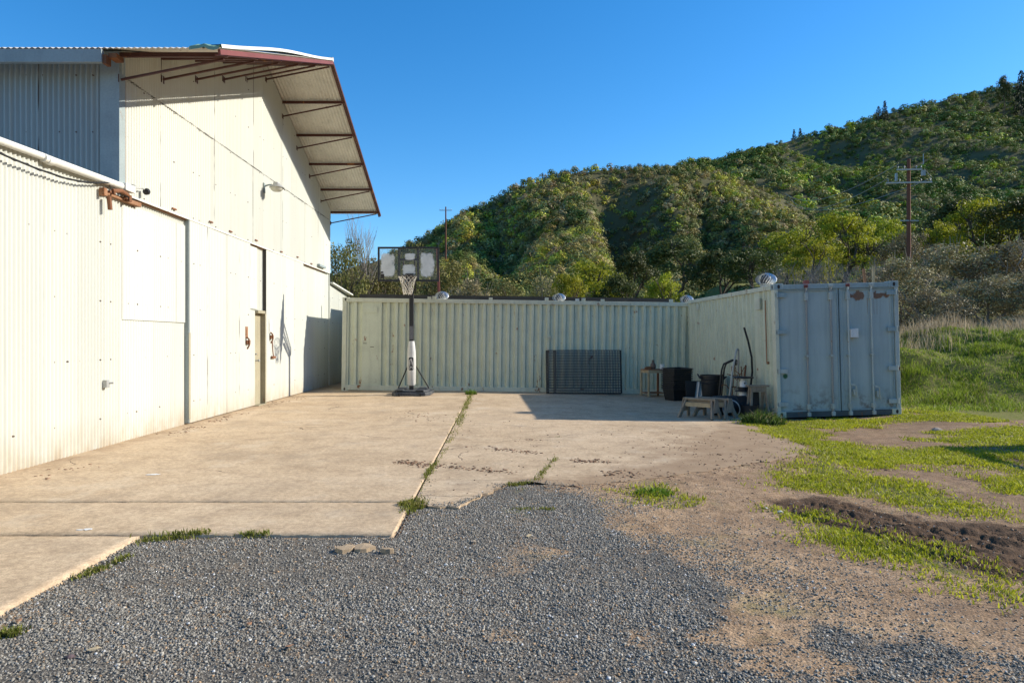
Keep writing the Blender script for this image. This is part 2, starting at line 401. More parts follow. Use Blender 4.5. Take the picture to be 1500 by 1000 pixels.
ground = np_obj(np_mesh('ground', np.stack([GX, GY, GZ], -1).reshape(-1, 3), gf, m_ground, cols=zones, smooth=True), 'ground')
props(ground, 'bare yard ground of gravel, dirt, mud and grass', 'ground', kind='structure')

# concrete
def concrete(name, dirty):
    t = NT(name); c = t.co(); x, y, z = t.sep(c)
    n1 = t.noise(c, .55, 7, .6); n2 = t.noise(c, 3.2, 7, .65); n3 = t.noise(c, 90, 3, .7); n4 = t.noise(t.map(c, (1.2, .35, 1)), 2.0, 6, .65)
    col = t.ramp(n1, [(.30, (.385, .275, .170)), (.5, (.495, .365, .235)), (.70, (.57, .435, .295))])
    col = t.mix(.45, col, t.ramp(n2, [(.28, (.27, .19, .120)), (.5, (.50, .37, .24)), (.75, (.61, .475, .32))]))
    col = t.mix(.30, col, t.ramp(n3, [(.3, .12), (.7, .9)]), 'OVERLAY')
    col = t.mix(t.ramp(n4, [(.60, 0), (.78, .45)]), col, (.20, .15, .105))
    col = t.mix(.42, col, t.ramp(t.noise(c, 24, 6, .75), [(.30, .14), (.70, .86)]), 'OVERLAY')
    big = t.noise(t.map(c, (1,1,1), (3,9,0)), .9, 8, .7)
    col = t.mix(t.ramp(big, [(.50, 0), (.68, .42)]), col, (.27, .205, .145))
    col = t.mix(t.ramp(t.noise(t.map(c, (1,1,1), (13,2,0)), 6, 7, .75), [(.56, 0), (.70, .40)]), col, (.25, .19, .135))
    col = t.mix(t.ramp(t.noise(t.map(c, (1,1,1), (1,22,0)), 1.2, 6, .65), [(.55, 0), (.75, .35)]), col, (.66, .58, .46))
    wob = t.math('ADD', y, t.math('MULTIPLY', t.math('SUBTRACT', t.noise(c, 1.5, 7, .7), .5), .30 if dirty else .02))
    for ly, wd in (((6.95, .008), (6.28, .010), (8.9, .006)) if dirty else ((11.4, .010), (16.2, .010))):
        lm = t.math('MULTIPLY', t.math('LESS_THAN', t.math('ABSOLUTE', t.math('SUBTRACT', wob, ly)), wd), t.ramp(t.noise(c, 1.1, 3), [(.40, .0), (.55, .8)]))
        col = t.mix(lm, col, (.10, .075, .05))
    # fine dark pits and old stains
    pit = t.vor(c, 14, 'F1'); col = t.mix(t.math('MULTIPLY', t.math('LESS_THAN', pit, .07), t.ramp(t.noise(c, 1.7, 3), [(.5, 0), (.62, .8)])), col, (.07, .055, .045))
    # cracks
    wv = t.n('ShaderNodeVectorMath', operation='ADD'); t.l(c, wv.inputs[0])
    nv = t.n('ShaderNodeTexNoise'); t.l(c, nv.inputs['Vector']); nv.inputs['Scale'].default_value = 1.6; nv.inputs['Detail'].default_value = 6
    sc_ = t.n('ShaderNodeVectorMath', operation='SCALE'); t.l(nv.outputs['Color'], sc_.inputs[0]); sc_.inputs['Scale'].default_value = .55
    t.l(sc_.outputs[0], wv.inputs[1])
    cr = t.vor(t.map(wv.outputs[0], (1, 1, 0)), .33, 'DISTANCE_TO_EDGE')
    cm = t.math('MULTIPLY', t.math('LESS_THAN', cr, .0018), t.ramp(t.noise(c, .8, 2), [(.54, 0), (.59, .85)]))
    col = t.mix(cm, col, (.07, .05, .035))
    # soil washed over the slab
    dm = t.attr('tint', 'Fac')
    dj = t.math('ADD', dm, t.math('MULTIPLY', t.math('SUBTRACT', t.noise(c, 2.4, 8, .72), .5), 1.3 if dirty else 1.0))
    dcol = t.mix(n2, (.20, .125, .07), (.40, .28, .175))
    col = t.mix(t.ramp(dj, [(.35, 0), (.75, .85)]), col, dcol)
    t.bump(t.math('ADD', t.math('MULTIPLY', n3, .35), t.math('SUBTRACT', n2, t.math('MULTIPLY', cm, .6))), .35, .012)
    return t.done(col, .92, 0, .12)
m_conc = concrete('old_concrete', False); m_conc2 = concrete('dirty_concrete', True)
def slab(name, outline, mat, tintf, label, jag=0.0, top=0.0):
    """grid cells inside an outline, with a skirt; edges jagged where jag is set"""
    P = np.array(outline); x0, y0 = P.min(0); x1, y1 = P.max(0)
    st = .1
    vx = np.append(np.arange(x0, x1, st), x1); vy = np.append(np.arange(y0, y1, st), y1)
    X, Y = np.meshgrid(vx, vy)
    if jag:
        import bmesh
        bm = bmesh.new()
        pts = []
        for i in range(len(P)):
            a, b = P[i], P[(i+1) % len(P)]; L = np.hypot(*(b-a)); n = max(1, int(L/.07))
            for k in range(n):
                p = a+(b-a)*k/n
                if i < 14: p = p+jag*(rng.random(2)-.5)*2
                pts.append((p[0], p[1], 0))
        vs = [bm.verts.new(p) for p in pts]; f = bm.faces.new(vs)
        bmesh.ops.triangulate(bm, faces=[f]); bmesh.ops.subdivide_edges(bm, edges=[e for e in bm.edges if e.calc_length() > .5], cuts=4, use_grid_fill=True)
        bmesh.ops.triangulate(bm, faces=bm.faces[:]); bm.normal_update()
        if sum(f.normal.z for f in bm.faces) < 0: bmesh.ops.reverse_faces(bm, faces=bm.faces[:])
        ext = bmesh.ops.extrude_edge_only(bm, edges=[e for e in bm.edges if e.is_boundary])
        low = {v for v in ext['geom'] if isinstance(v, bmesh.types.BMVert)}
        for v in bm.verts:
            v.co.z = float(gz(v.co.x, v.co.y))+top-(.10 if v in low else 0)
        me = bpy.data.meshes.new(name); bm.to_mesh(me); bm.free()
        me.materials.append(mat)
    else:
        Z = gz(X, Y)+top; h, w = X.shape; idx = np.arange(h*w).reshape(h, w)
        f = np.stack([idx[:-1,:-1], idx[:-1,1:], idx[1:,1:], idx[1:,:-1]], -1).reshape(-1, 4)
        V = np.stack([X, Y, Z], -1).reshape(-1, 3)
        ring = np.concatenate([idx[0,:], idx[1:,-1], idx[-1,-2::-1], idx[-2:0:-1,0]])
        lowv = V[ring].copy(); lowv[:,2] -= .10; n = len(ring); b = len(V)
        k = np.arange(n); k2 = (k+1) % n
        f = np.concatenate([f, np.stack([ring, b+k, b+k2, ring[k2]], -1)]); V = np.concatenate([V, lowv])
        # worn arris
        V[ring, 2] -= .004*rng.random(n)
        me = np_mesh(name, V, f, mat)
    co = np.empty(len(me.vertices)*3, np.float32); me.vertices.foreach_get('co', co); co = co.reshape(-1, 3)
    a = me.attributes.new('tint', 'FLOAT', 'POINT'); a.data.foreach_set('value', tintf(co[:,0], co[:,1]).astype(np.float32))
    o = np_obj(me, name); props(o, label, 'concrete slab', kind='structure'); return o
SLAB_T = .012
def foot_t(X, Y): return .35*ss(-4.3, -5.2, X) + .12
slab('concrete_slab', [(-5.6,6.03),(-.775,6.03),(-.775,23.4),(-5.6,23.4)], m_conc, foot_t, 'big tan concrete slab beside the white wall', top=SLAB_T)
slab('concrete_strip', [(-9,5.02),(-.79,5.02),(-.79,6.005),(-9,6.005)], m_conc, lambda X, Y: .1+0*X, 'narrow concrete strip in front of the big slab', top=SLAB_T)
slab('concrete_apron', [(-9,.6),(-2.63,.6),(-2.63,4.985),(-9,4.985)], m_conc, lambda X, Y: .1+0*X, 'concrete apron corner at lower left beside the gravel', top=SLAB_T)
slab('concrete_slab', SLAB3, m_conc2, lambda X, Y: .10+.34*ss(.0, 2.4, X-.35*np.clip(Y-9, 0, 9))*(1-.35*ss(11, 14, Y)) + .25*ss(-.3, .5, sdf(DIRT_OVER, X, Y)) + .75*np.exp(-np.maximum(sdf(SLAB3, X, Y), 0)/.38)*ss(-.4, .3, X)*(1-ss(11, 13, Y)), 'cracked dirt strewn concrete slab in front of the containers', jag=.03, top=SLAB_T)
def ground_at(X, Y):
    return float(gz(X, Y))+SLAB_T

o = obj(MB().b2((-.777, 6.01, -.06), (-.750, 23, .0)), 'joint_soil', weathered('joint_soil', (.10,.075,.045), 0, .5, .2, .95, 0, .1, 4)); props(o, 'dark soil filling the long joint between the two slabs', 'soil', kind='structure')
# crumbled gravel: real stones
def stones(N, Xr, Yr, keep, smin, smax, seed, cols=None):
    r = np.random.default_rng(seed)
    X = r.uniform(*Xr, N); Y = r.uniform(*Yr, N); k = r.random(N) < keep(X, Y); X, Y = X[k], Y[k]; n = len(X)
    s = (smin+(smax-smin)*r.random(n)**2.6)[:, None]
    cube = np.array([(-1,-1,-1),(1,-1,-1),(1,1,-1),(-1,1,-1),(-1,-1,1),(1,-1,1),(1,1,1),(-1,1,1)], float)
    V = cube[None]+r.uniform(-.55, .55, (n, 8, 3))
    V *= (s*r.uniform(.55, 1.15, (n, 3)))[:, None, :]*np.array([1, 1, .75])
    a = r.uniform(0, 6.28, n); b = r.uniform(-.7, .7, n)
    ca, sa, cb, sb = np.cos(a), np.sin(a), np.cos(b), np.sin(b)
    x, y, z = V[...,0], V[...,1], V[...,2]
    y, z = y*cb[:,None]-z*sb[:,None], y*sb[:,None]+z*cb[:,None]
    x, y = x*ca[:,None]-y*sa[:,None], x*sa[:,None]+y*ca[:,None]
    Z = np.where(sdf(SLAB3, X, Y) > 0, gz(X, Y)+.012, gz(X, Y)+rough_z(X, Y))+s[:,0]*r.uniform(-.1, .6, n)
    V = np.stack([x+X[:,None], y+Y[:,None], z+Z[:,None]], -1).reshape(-1, 3)
    fc = np.array([(0,3,2,1),(4,5,6,7),(0,1,5,4),(1,2,6,5),(2,3,7,6),(3,0,4,7)])
    f = (fc[None,1:]+8*np.arange(n)[:,None,None]).reshape(-1, 4)
    g = r.beta(2.6, 4.6, n)[:,None]
    c = np.array([.076, .069, .057])*(1-g)+np.array([.53, .49, .42])*g
    tan = r.random(n) < .07; c[tan] = np.array([.40, .27, .16])*r.uniform(.5, 1.2, (tan.sum(), 1))
    wh = r.random(n) < .012; c[wh] = .55
    return V, f, np.repeat(c, 8, 0)
def gkeep(X, Y):
    d = sdf(GRAVEL, X, Y)+.3*fbm(X*1.1, Y*1.1, 41)-.6*np.clip(fbm(X*.7+3, Y*.7, 45)-.06, 0, 1)*ss(-.2, 1.2, X)
    k = np.maximum(np.clip(np.exp(np.minimum(d-.12, 0)/.42), 0, 1), .022)*(.34+.66*ss(-.16, .06, fbm(X*1.4, Y*1.4, 51, 5)))
    k = k*(1-.85*ss(-.04, .16, fbm(X*1.5+9, Y*1.5, 55, 6))*ss(-1.2, .9, X+.25*(4-Y)))
    return k*(1-slab_zone(X, Y))*(1-ss(-.05, .16, sdf(SLAB3, X, Y)+.25*fbm(X*4, Y*4, 57)))*(1-ss(3.5, 7.5, Y)*.35)
m_stones = colmat('crushed_stone', .85)
V, f, cc = stones(640000, (-2.65, 4.9), (1.9, 7.0), gkeep, .0019, .0064, 3)
gravel = np_obj(np_mesh('gravel', V, f, m_stones, cols=cc), 'gravel'); props(gravel, 'blue grey crushed gravel spread over the near yard', 'gravel', kind='stuff')
def ckeep(X, Y): return (.08+.6*ss(-.2, .3, sdf(MUD, X, Y))+.35*ss(-.4, .4, sdf(DIRT_OVER, X, Y)))*(fbm(X*1.3, Y*1.3, 61)+.42)*(1-slab_zone(X, Y))
V, f, cc = stones(15000, (-.6, 5.6), (3.2, 12), ckeep, .003, .010, 5)
r_ = np.random.default_rng(8); nn = len(V)//8
cc = np.repeat(np.array([.22, .15, .10])*r_.uniform(.45, 1.7, (nn, 1)), 8, 0)
clods = np_obj(np_mesh('dirt_clods', V, f, m_stones, cols=cc), 'dirt_clods'); props(clods, 'brown crumbs of soil and small clods over the dirt', 'soil clods', kind='stuff')

# grass
m_grass = colmat('grass_blades', .55, .35)
def blades(X, Y, h, wdt, c0, c1, seed, lean=.5, zoff=0.0, zf=None):
    r = np.random.default_rng(seed); n = len(X)
    Z = (gz(X, Y)+rough_z(X, Y) if zf is None else zf(X, Y))+zoff
    a = r.uniform(0, 6.28, n); dx, dy = np.cos(a), np.sin(a)
    h = h*r.uniform(.5, 1.25, n); w = wdt*r.uniform(.6, 1.3, n)
    l = lean*h*r.random(n); b = r.uniform(0, 6.28, n); lx, ly = np.cos(b)*l, np.sin(b)*l
    p0 = np.stack([X-dx*w, Y-dy*w, Z-.006], -1); p1 = np.stack([X+dx*w, Y+dy*w, Z-.006], -1)
    m0 = np.stack([X-dx*w*.7+lx*.35, Y-dy*w*.7+ly*.35, Z+h*.6], -1); m1 = np.stack([X+dx*w*.7+lx*.35, Y+dy*w*.7+ly*.35, Z+h*.6], -1)
    tp = np.stack([X+lx, Y+ly, Z+h], -1)
    V = np.stack([p0, p1, m1, m0, tp], 1).reshape(-1, 3)
    o = 5*np.arange(n)[:,None]
    f = np.concatenate([o+np.array([[0,1,2]]), o+np.array([[0,2,3]]), o+np.array([[3,2,4]])])
    straw = r.random(n) < .10
    g = np.clip(r.random((n,1))*.8+.35*(fbm(X*1.5, Y*1.5, 71)[:,None]+.3), 0, 1)
    cc = np.array(c0)*(1-g)+np.array(c1)*g; cc[straw] = np.array([.48, .38, .20])*r.uniform(.5, 1.1, (straw.sum(), 1))
    return V, f, np.repeat(cc, 5, 0)
def scatter(N, Xr, Yr, keep, seed):
    r = np.random.default_rng(seed); X = r.uniform(*Xr, N); Y = r.uniform(*Yr, N); k = r.random(N) < keep(X, Y)
    return X[k], Y[k]
def grass_keep(X, Y):
    g = np.zeros(X.shape)
    for q in GRASS: g = np.maximum(g, ss(-.30, .28, sdf(q, X, Y)+.8*fbm(X*2.3, Y*2.3, 47, 5)))
    return g*(.16+.84*ss(-.16, .05, fbm(X*3.2, Y*3.2, 73)))+.05*ss(-.5,.1,sdf(GRASS[1],X,Y))*(1-.75*ss(-.1, .1, sdf(MUD, X, Y)))*np.where(Y > 10, .45, 1)
def on_slab(X, Y):
    base = gz(X, Y); return np.where((slab_zone(X, Y) > .5) | (sdf(SLAB3, X, Y) > 0), base+SLAB_T, base+rough_z(X, Y))
X, Y = scatter(560000, (.8, 9), (3.4, 14.2), grass_keep, 11)
h = .026+.026*ss(-.1, .25, fbm(X*2, Y*2, 75)); 
V, f, cc = blades(X, Y, h, .0035+.0003*Y, (.14, .17, .010), (.62, .62, .04), 12, 1.5, zf=on_slab)
props(np_obj(np_mesh('grass', V, f, m_grass, cols=cc), 'grass'), 'short bright green grass in patches over the dirt', 'grass', kind='stuff')
def mkeep(X, Y): return ss(13.2, 14.6, Y)*ss(8.0, 8.7, X)*(.25+.75*ss(-.12, .08, fbm(X*1.9, Y*1.9, 77)))
X, Y = scatter(330000, (7.9, 26), (13.0, 21.5), mkeep, 13)
V, f, cc = blades(X, Y, .05+.13*ss(-.1, .25, fbm(X*1.6, Y*1.6, 79)), .006, (.05, .085, .012), (.40, .50, .05), 14, 1.3)
props(np_obj(np_mesh('mound_grass', V, f, m_grass, cols=cc), 'mound_grass'), 'green grass covering the mound beside the blue container', 'grass', kind='stuff')
def dkeep(X, Y): return ss(16.9, 18.8, Y-.1*(X-9))*ss(8.2, 8.9, X)*ss(-.15, .12, fbm(X*.9, Y*.9, 81))
X, Y = scatter(36000, (8.0, 27), (15.6, 22.5), dkeep, 15)
V, f, cc = blades(X, Y, .42+.3*fbm(X, Y, 83), .006, (.30, .23, .14), (.60, .48, .33), 16, .7)
props(np_obj(np_mesh('dry_grass', V, f, m_grass, cols=cc), 'dry_grass'), 'tall straw coloured dry grass along the mound top', 'dry grass', kind='stuff')
# weeds along joints and slab edges
wl = [((690,578),(664,640),1100,.035),((662,642),(656,650),90,.03),((640,678),(622,702),420,.03),((655,655),(610,733),260,.02),((612,735),(597,752),500,.035),((205,791),(300,783),900,.035),((355,785),(395,785),220,.03),((160,826),(190,812),220,.03),((112,845),(150,830),400,.03),((-10,932),(25,928),300,.035),((742,712),(778,708),380,.03),((785,706),(815,672),320,.03),((752,745),(810,745),320,.025),((815,640),(820,640),20,.02)]
WX_, WY_, WH_ = [], [], []
for (a, b, n, h0) in wl:
    A, B = np.array(G(*a)), np.array(G(*b)); tt = rng.random(n); sp = .022 if n < 500 else .04
    cl = ss(-.1, .12, fbm(tt*9+a[0], tt*0+a[1], 91)); k = rng.random(n) < .25+.75*cl
    P = A+(B-A)*tt[:,None]+rng.normal(0, sp, (n, 2)); WX_ += list(P[k,0]); WY_ += list(P[k,1]); WH_ += [h0]*int(k.sum())
V, f, cc = blades(np.array(WX_), np.array(WY_), np.array(WH_), .005, (.09, .11, .02), (.27, .28, .05), 17, 1.4, zf=on_slab)
props(np_obj(np_mesh('crack_weeds', V, f, m_grass, cols=cc), 'crack_weeds'), 'low green weeds and moss along the concrete joints and edges', 'weeds', kind='stuff')
def weed_clump(px, py, n, rad, h, label, c0=(.05,.11,.012), c1=(.20,.33,.03), wd=.006, Y=None):
    X0, Y0 = G(px, py) if Y is None else ((px-VX)/F*Y, Y)
    r = np.random.default_rng(px); a = r.uniform(0, 6.28, n); q = rad*np.sqrt(r.random(n))
    X = X0+q*np.cos(a)*1.3; Yy = Y0+q*np.sin(a)
    V, f, cc = blades(X, Yy, h*(1.15-.6*q/rad), wd, c0, c1, px+1, 1.3, zf=on_slab)
    z0 = float(on_slab(np.array([X0]), np.array([Y0]))[0]); V = V-np.array([X0, Y0, z0])
    o = np_obj(np_mesh('weed_clump', V, f, m_grass, cols=cc), 'weed_clump'); o.location = (X0, Y0, z0)
    props(o, label, 'weed')
weed_clump(690, 578, 220, .12, .15, 'bright green weed at the far end of the slab joint')
weed_clump(1118, 613, 700, .30, .24, 'dark leafy weeds at the foot of the wooden trestle frame', (.03,.06,.012), (.11,.17,.03), .010)
weed_clump(958, 722, 420, .14, .06, 'small grass tuft alone in the dirt right of slab corner')
weed_clump(604, 741, 260, .10, .05, 'yellow green weed tuft at the broken slab corner', (.12,.13,.02), (.33,.31,.06))

# ------------------------------------------------------------------ corrugated sheet
def corr(mb, axis, a0, a1, zlo, zhi, plane, sgn, pitch=.07, amp=.0145, per=8, seed=0):
    """upright corrugated sheet: axis 'y' -> runs along Y in the plane x; zlo/zhi functions of the run"""
    n = int((a1-a0)/pitch*per)+1
    lo, hi = [], []
    r = random.Random(seed); jit = {}
    for i in range(n+1):
        a = a0+(a1-a0)*i/n
        s = int(a/.655)
        if s not in jit: jit[s] = (r.uniform(-.003, .004), r.uniform(-.004, .004))
        fr = a/.655-s
        d = plane+sgn*(amp*math.sin(2*math.pi*a/pitch)+jit[s][0]+jit[s][1]*fr)
        if axis == 'y': lo.append((d, a, zlo(a))); hi.append((d, a, zhi(a)))
        else: lo.append((a, d, zlo(a))); hi.append((a, d, zhi(a)))
    mb.strip(lo, hi)
K = lambda z: (lambda a: z)
WX = -5.25; RZ, SL = 7.66, .38; Y0, YR, Y1 = 9.4, 15.25, 21.1
roofz = lambda y: RZ-SL*abs(y-YR)
BL = (WX, YR, 0)
barn = thing('metal_barn', 'tall white corrugated metal barn with deep gable overhang on red struts', 'barn', BL)
mb = MB(); corr(mb, 'y', Y0, Y1, K(3.47), lambda y: min(5.115, roofz(y)-.03), WX, 1, seed=1)
corr(mb, 'y', Y0, Y1, lambda y: min(5.095, roofz(y)-.06), lambda y: roofz(y)-.03, WX+.009, 1, seed=2)
obj(mb, 'gable_wall', m_clad_up, barn, off=BL, smooth=True)
mb = MB(); corr(mb, 'y', Y0+.1, Y1, K(-.02), K(3.5), WX-.06, 1, seed=3)
obj(mb, 'lower_wall', m_clad_lo, barn, off=BL, smooth=True)
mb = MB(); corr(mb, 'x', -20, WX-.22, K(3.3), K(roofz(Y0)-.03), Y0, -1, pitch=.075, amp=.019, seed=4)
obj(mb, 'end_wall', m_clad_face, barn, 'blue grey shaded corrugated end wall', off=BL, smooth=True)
mb = MB(); corr(mb, 'x', -20, WX, K(0), K(5.3), Y1, 1, pitch=.15); mb.b2((-20.05, Y0, 0), (-20, Y1, 5.3))
obj(mb, 'rear_wall', m_clad_up, barn, off=BL)
# corner flashing
mb = MB(); mb.b2((WX-.24, Y0-.022, 3.52), (WX+.014, Y0-.012, roofz(Y0)-.04)); mb.b2((WX+.014, Y0-.022, 3.52), (WX+.024, Y0+.13, roofz(Y0)-.05))
obj(mb, 'corner_flashing', m_grey_trim, barn, off=BL)
mb = MB(); mb.b2((WX+.012, Y0+.134, 3.5), (WX+.017, Y0+.15, 5.05)); obj(mb, 'rust_streak_edge', m_rustlt, barn, off=BL)
# roof sheets: waves across X, running down each slope
def roof_side(ya, yb):
    mb = MB(); n = int((20-3.72)/.08*4); lo, hi = [], []
    for i in range(n+1):
        x = -20+(20-3.72)*i/n; d = .010*math.sin(2*math.pi*x/.08)
        lo.append((x, ya, roofz(ya)+d)); hi.append((x, yb, roofz(yb)+d))
    return mb.strip(lo, hi)
for ya, yb in ((9.08, YR), (YR, 21.34)):
    obj(roof_side(ya, yb), 'roof_slope', m_roof, barn, off=BL, smooth=True)
mb = MB(); mb.tube([(-20, YR, RZ+.01), (-3.72, YR, RZ+.01)], .06, 8); obj(mb, 'ridge_cap', m_roof, barn, off=BL, smooth=True)
XO = -3.75
for ya, yb in ((9.08, YR), (21.34, YR)):
    mb = MB(); mb.bar((XO+.02, ya, roofz(ya)-.055), (XO+.02, yb, roofz(yb)-.055), .035, .065); mb.bar((XO-.02, ya, roofz(ya)-.095), (XO-.02, yb, roofz(yb)-.095), .04, .012)
    obj(mb, 'rake_trim', m_redtrim if ya < 10 else m_redsteel, barn, off=BL)
# bent white flashing lifting off the near rake
mb = MB(); pr = []
for i in range(13):
    y = 9.12+i*(YR-9.15)/12; up = .01+.06*math.sin(math.pi*min(1, i/12*1.15))**2*(1-.3*i/12)
    pr.append((y, up))
lo = [(XO+.045, y, roofz(y)-.01) for y, u in pr]; hi = [(XO+.03, y, roofz(y)+.04+u) for y, u in pr]; bk = [(XO-.28, y, roofz(y)+.03+u*.4) for y, u in pr]
mb.strip(hi, bk); mb.strip([(x, y, z-.006) for x, y, z in bk], [(x, y, z-.006) for x, y, z in hi]); mb.strip([(p[0], p[1], p[2]) for p in hi], [(p[0]+.012, p[1], p[2]-.05) for p in hi])
obj(mb, 'rake_flashing', m_white, barn, off=BL)
mb = MB(); r_ = random.Random(4); vs = []
for i in range(7):
    for j in range(5):
        vs.append((XO-.36+i*.065, 9.04+j*.12, roofz(9.04+j*.12)+.03+r_.uniform(-.02, .03)))
mb.add(vs, [(i*5+j, i*5+j+1, i*5+j+6, i*5+j+5) for i in range(6) for j in range(4)])
mb.add([(v[0], v[1], v[2]-.012) for v in vs], [(i*5+j+5, i*5+j+6, i*5+j+1, i*5+j) for i in range(6) for j in range(4)])
mb.strip(vs[0:31:5], [(v[0], v[1]-.01, v[2]-.05) for v in vs[0:31:5]])
obj(mb, 'green_flashing', m_green_flash, barn, off=BL)
yk = [Y0+1.17*k for k in range(11)]
for k, y in enumerate(yk):
    z = roofz(y)-.055
    mb = MB(); mb.bar((WX-.3, y, z-.03), (XO, y, z-.03), .04, .06); obj(mb, 'purlin', m_redsteel, barn, off=BL)
    if k in (0,1,2,3,4,5,6,7,8,9,10):
        fz = z-.36
        mb = MB(); mb.bar((WX+.012, y+.03, fz), (XO-.06, y+.03, z-.075), .028, .028); mb.b2((WX+.012, y-.03, fz-.05), (WX+.022, y+.09, fz+.06))
        obj(mb, 'brace', m_redsteel, barn, off=BL)
mb = MB(); mb.b2((-20, 9.05, roofz(9.08)-.20), (WX-.03, 9.12, roofz(9.08)-.025)); obj(mb, 'fascia_board', m_grey_trim, barn, off=BL, bevel=.006)
mb = MB(); mb.b2((WX-.03, 9.07, roofz(9.08)-.21), (WX+.02, 9.19, roofz(9.08)-.09)); mb.b2((WX+.02, 9.12, roofz(9.1)-.12), (WX+.13, 9.3, roofz(9.1)-.06)); obj(mb, 'fascia_end', m_rust, barn, off=BL)
# sliding doors
def leaf(y0, y1, zt, cut=None):
    mb = MB(); corr(mb, 'y', y0+.02, (cut[0] if cut else y1), K(.03), K(zt), WX+.012, 1, amp=.011, seed=int(y0*9))
    if cut: corr(mb, 'y', cut[0]+.005, y1, K(.03), K(cut[1]), WX+.012, 1, amp=.011, seed=7)
    mb.b2((WX-.055, y0+.03, .04), (WX+.002, y1 if not cut else cut[0], zt-.01))
    o = obj(mb, 'sliding_door', m_clad_door, barn, off=BL, smooth=True)
    e = MB(); e.b2((WX-.05, y0, .03), (WX+.022, y0+.018, zt)); obj(e, 'edge_channel', m_darkgap if cut is None else m_grey_trim, o, off=BL)
    return o
dA = leaf(11.48, 14.62, 3.45, (14.30, 2.05)); dB = leaf(15.27, 18.2, 3.45)
mb = MB(); mb.b2((WX+.026, 11.47, .10), (WX+.030, 11.53, 1.55)); obj(mb, 'rust_edge', m_tan, dA, off=BL)
mb = MB(); mb.b2((WX-.045, 14.33, 2.09), (WX-.03, 14.86, 3.43)); obj(mb, 'transom_panel', m_clad_door, barn, off=BL)
md_ = obj(MB().b2((WX-.05, 14.64, .03), (WX-.02, 15.04, 2.0)), 'personnel_door', m_tan, barn, off=BL)
mb = MB(); mb.b2((WX-.05, 14.60, 2.0), (WX+.085, 15.06, 2.06)); mb.b2((WX-.05, 15.045, .0), (WX+.085, 15.10, 2.0)); mb.b2((WX-.06, 14.6, -.01), (WX+.10, 15.1, .028))
obj(mb, 'door_frame', m_tan, md_, off=BL)
mb = MB(); mb.tube([(WX-.02, 14.70, .98), (WX+.05, 14.70, .98)], [.012, .012]); mb.lathe([(.004, 0), (.024, .01), (.028, .025), (.02, .04), (.004, .045)], (WX+.04, 14.70, .98), 12, Matrix.Rotation(R(90), 3, 'Y'))
obj(MB().tube([(WX-.02, 14.70, 1.12), (WX+.02, 14.70, 1.12)], .018), 'deadbolt', m_galv, md_, off=BL)
obj(mb, 'door_knob', m_galv, md_, off=BL, smooth=True)
def hasp(parent, y, z, s):
    mb = MB(); mb.b2((WX+.022, y, z+.02), (WX+.030, y+.14*s, z+.26*s)); mb.b2((WX+.03, y+.03, z+.08), (WX+.038, y+.10*s, z+.20*s))
    obj(mb, 'hasp_plate', m_white if s > 1 else m_rustlt, parent, off=BL, bevel=.002)
    mb = MB(); mb.tube([(WX+.03, y+.06, z+.05), (WX+.075, y+.07, z), (WX+.075, y+.09, z-.12), (WX+.03, y+.1, z-.2)], .016, 8); mb.b2((WX+.022, y+.02, z-.10), (WX+.06, y+.20, z-.02))
    obj(mb, 'latch', m_rust, parent, off=BL, smooth=True)
hasp(dA, 14.02, 1.44, 1.0); hasp(dB, 15.48, 1.55, 1.3)
mb = MB(); mb.tube([(WX+.03, 15.66, 1.42), (WX+.05, 15.66, 1.12), (WX+.05, 15.7, 1.02)], .013, 6); mb.b2((WX+.022, 15.6, 1.0), (WX+.06, 15.84, 1.05)); obj(mb, 'bolt', m_rust, dB, off=BL)
# door rail with its rusty end sticking out past the cladding
mb = MB(); mb.b2((WX-.05, 8.98, 3.365), (WX+.035, 9.5, 3.41)); mb.b2((WX-.05, 9.5, 3.36), (WX+.04, 9.93, 3.42)); mb.b2((WX-.05, 9.93, 3.44), (WX-.015, 20.6, 3.468)); mb.b2((WX, 8.94, 3.33), (WX+.07, 9.02, 3.43))
rail = obj(mb, 'door_rail', m_rustlt, barn, off=BL, bevel=.004)
mb = MB()
for y in (9.06, 9.16, 9.46): mb.tube([(WX+.05, y, 3.40), (WX+.09, y, 3.40)], .018, 8)
mb.tube([(WX+.07, 9.05, 3.33), (WX+.08, 9.06, 3.16)], .03, 8); mb.b2((WX+.02, 9.5, 3.36), (WX+.10, 9.56, 3.45)); mb.tube([(WX+.06, 9.15, 3.43), (WX+.1, 9.3, 3.46), (WX+.08, 9.5, 3.44)], .028, 8)
obj(mb, 'rail_bracket', m_rust, rail, off=BL, smooth=True)
mb = MB(); mb.b2((WX+.01, Y0+.2, 3.452), (WX+.028, 20.95, 3.474)); obj(mb, 'drip_edge', m_white, barn, off=BL)
for i, y in enumerate((10.9, 12.3, 13.2, 14.6, 16.3, 17.6, 18.9, 19.9)):
    mb = MB(); mb.b2((WX+.012, y, 3.52+.03*(i % 2)), (WX+.03, y+.14, 3.545+.03*(i % 2))); obj(mb, 'rail_bolt', m_rust, barn, off=BL)
mb = MB(); mb.b2((WX+.012, 19.6, 3.53), (WX+.09, 20.3, 3.60)); obj(mb, 'vent_hood', m_grey_trim, barn, off=BL, bevel=.01)

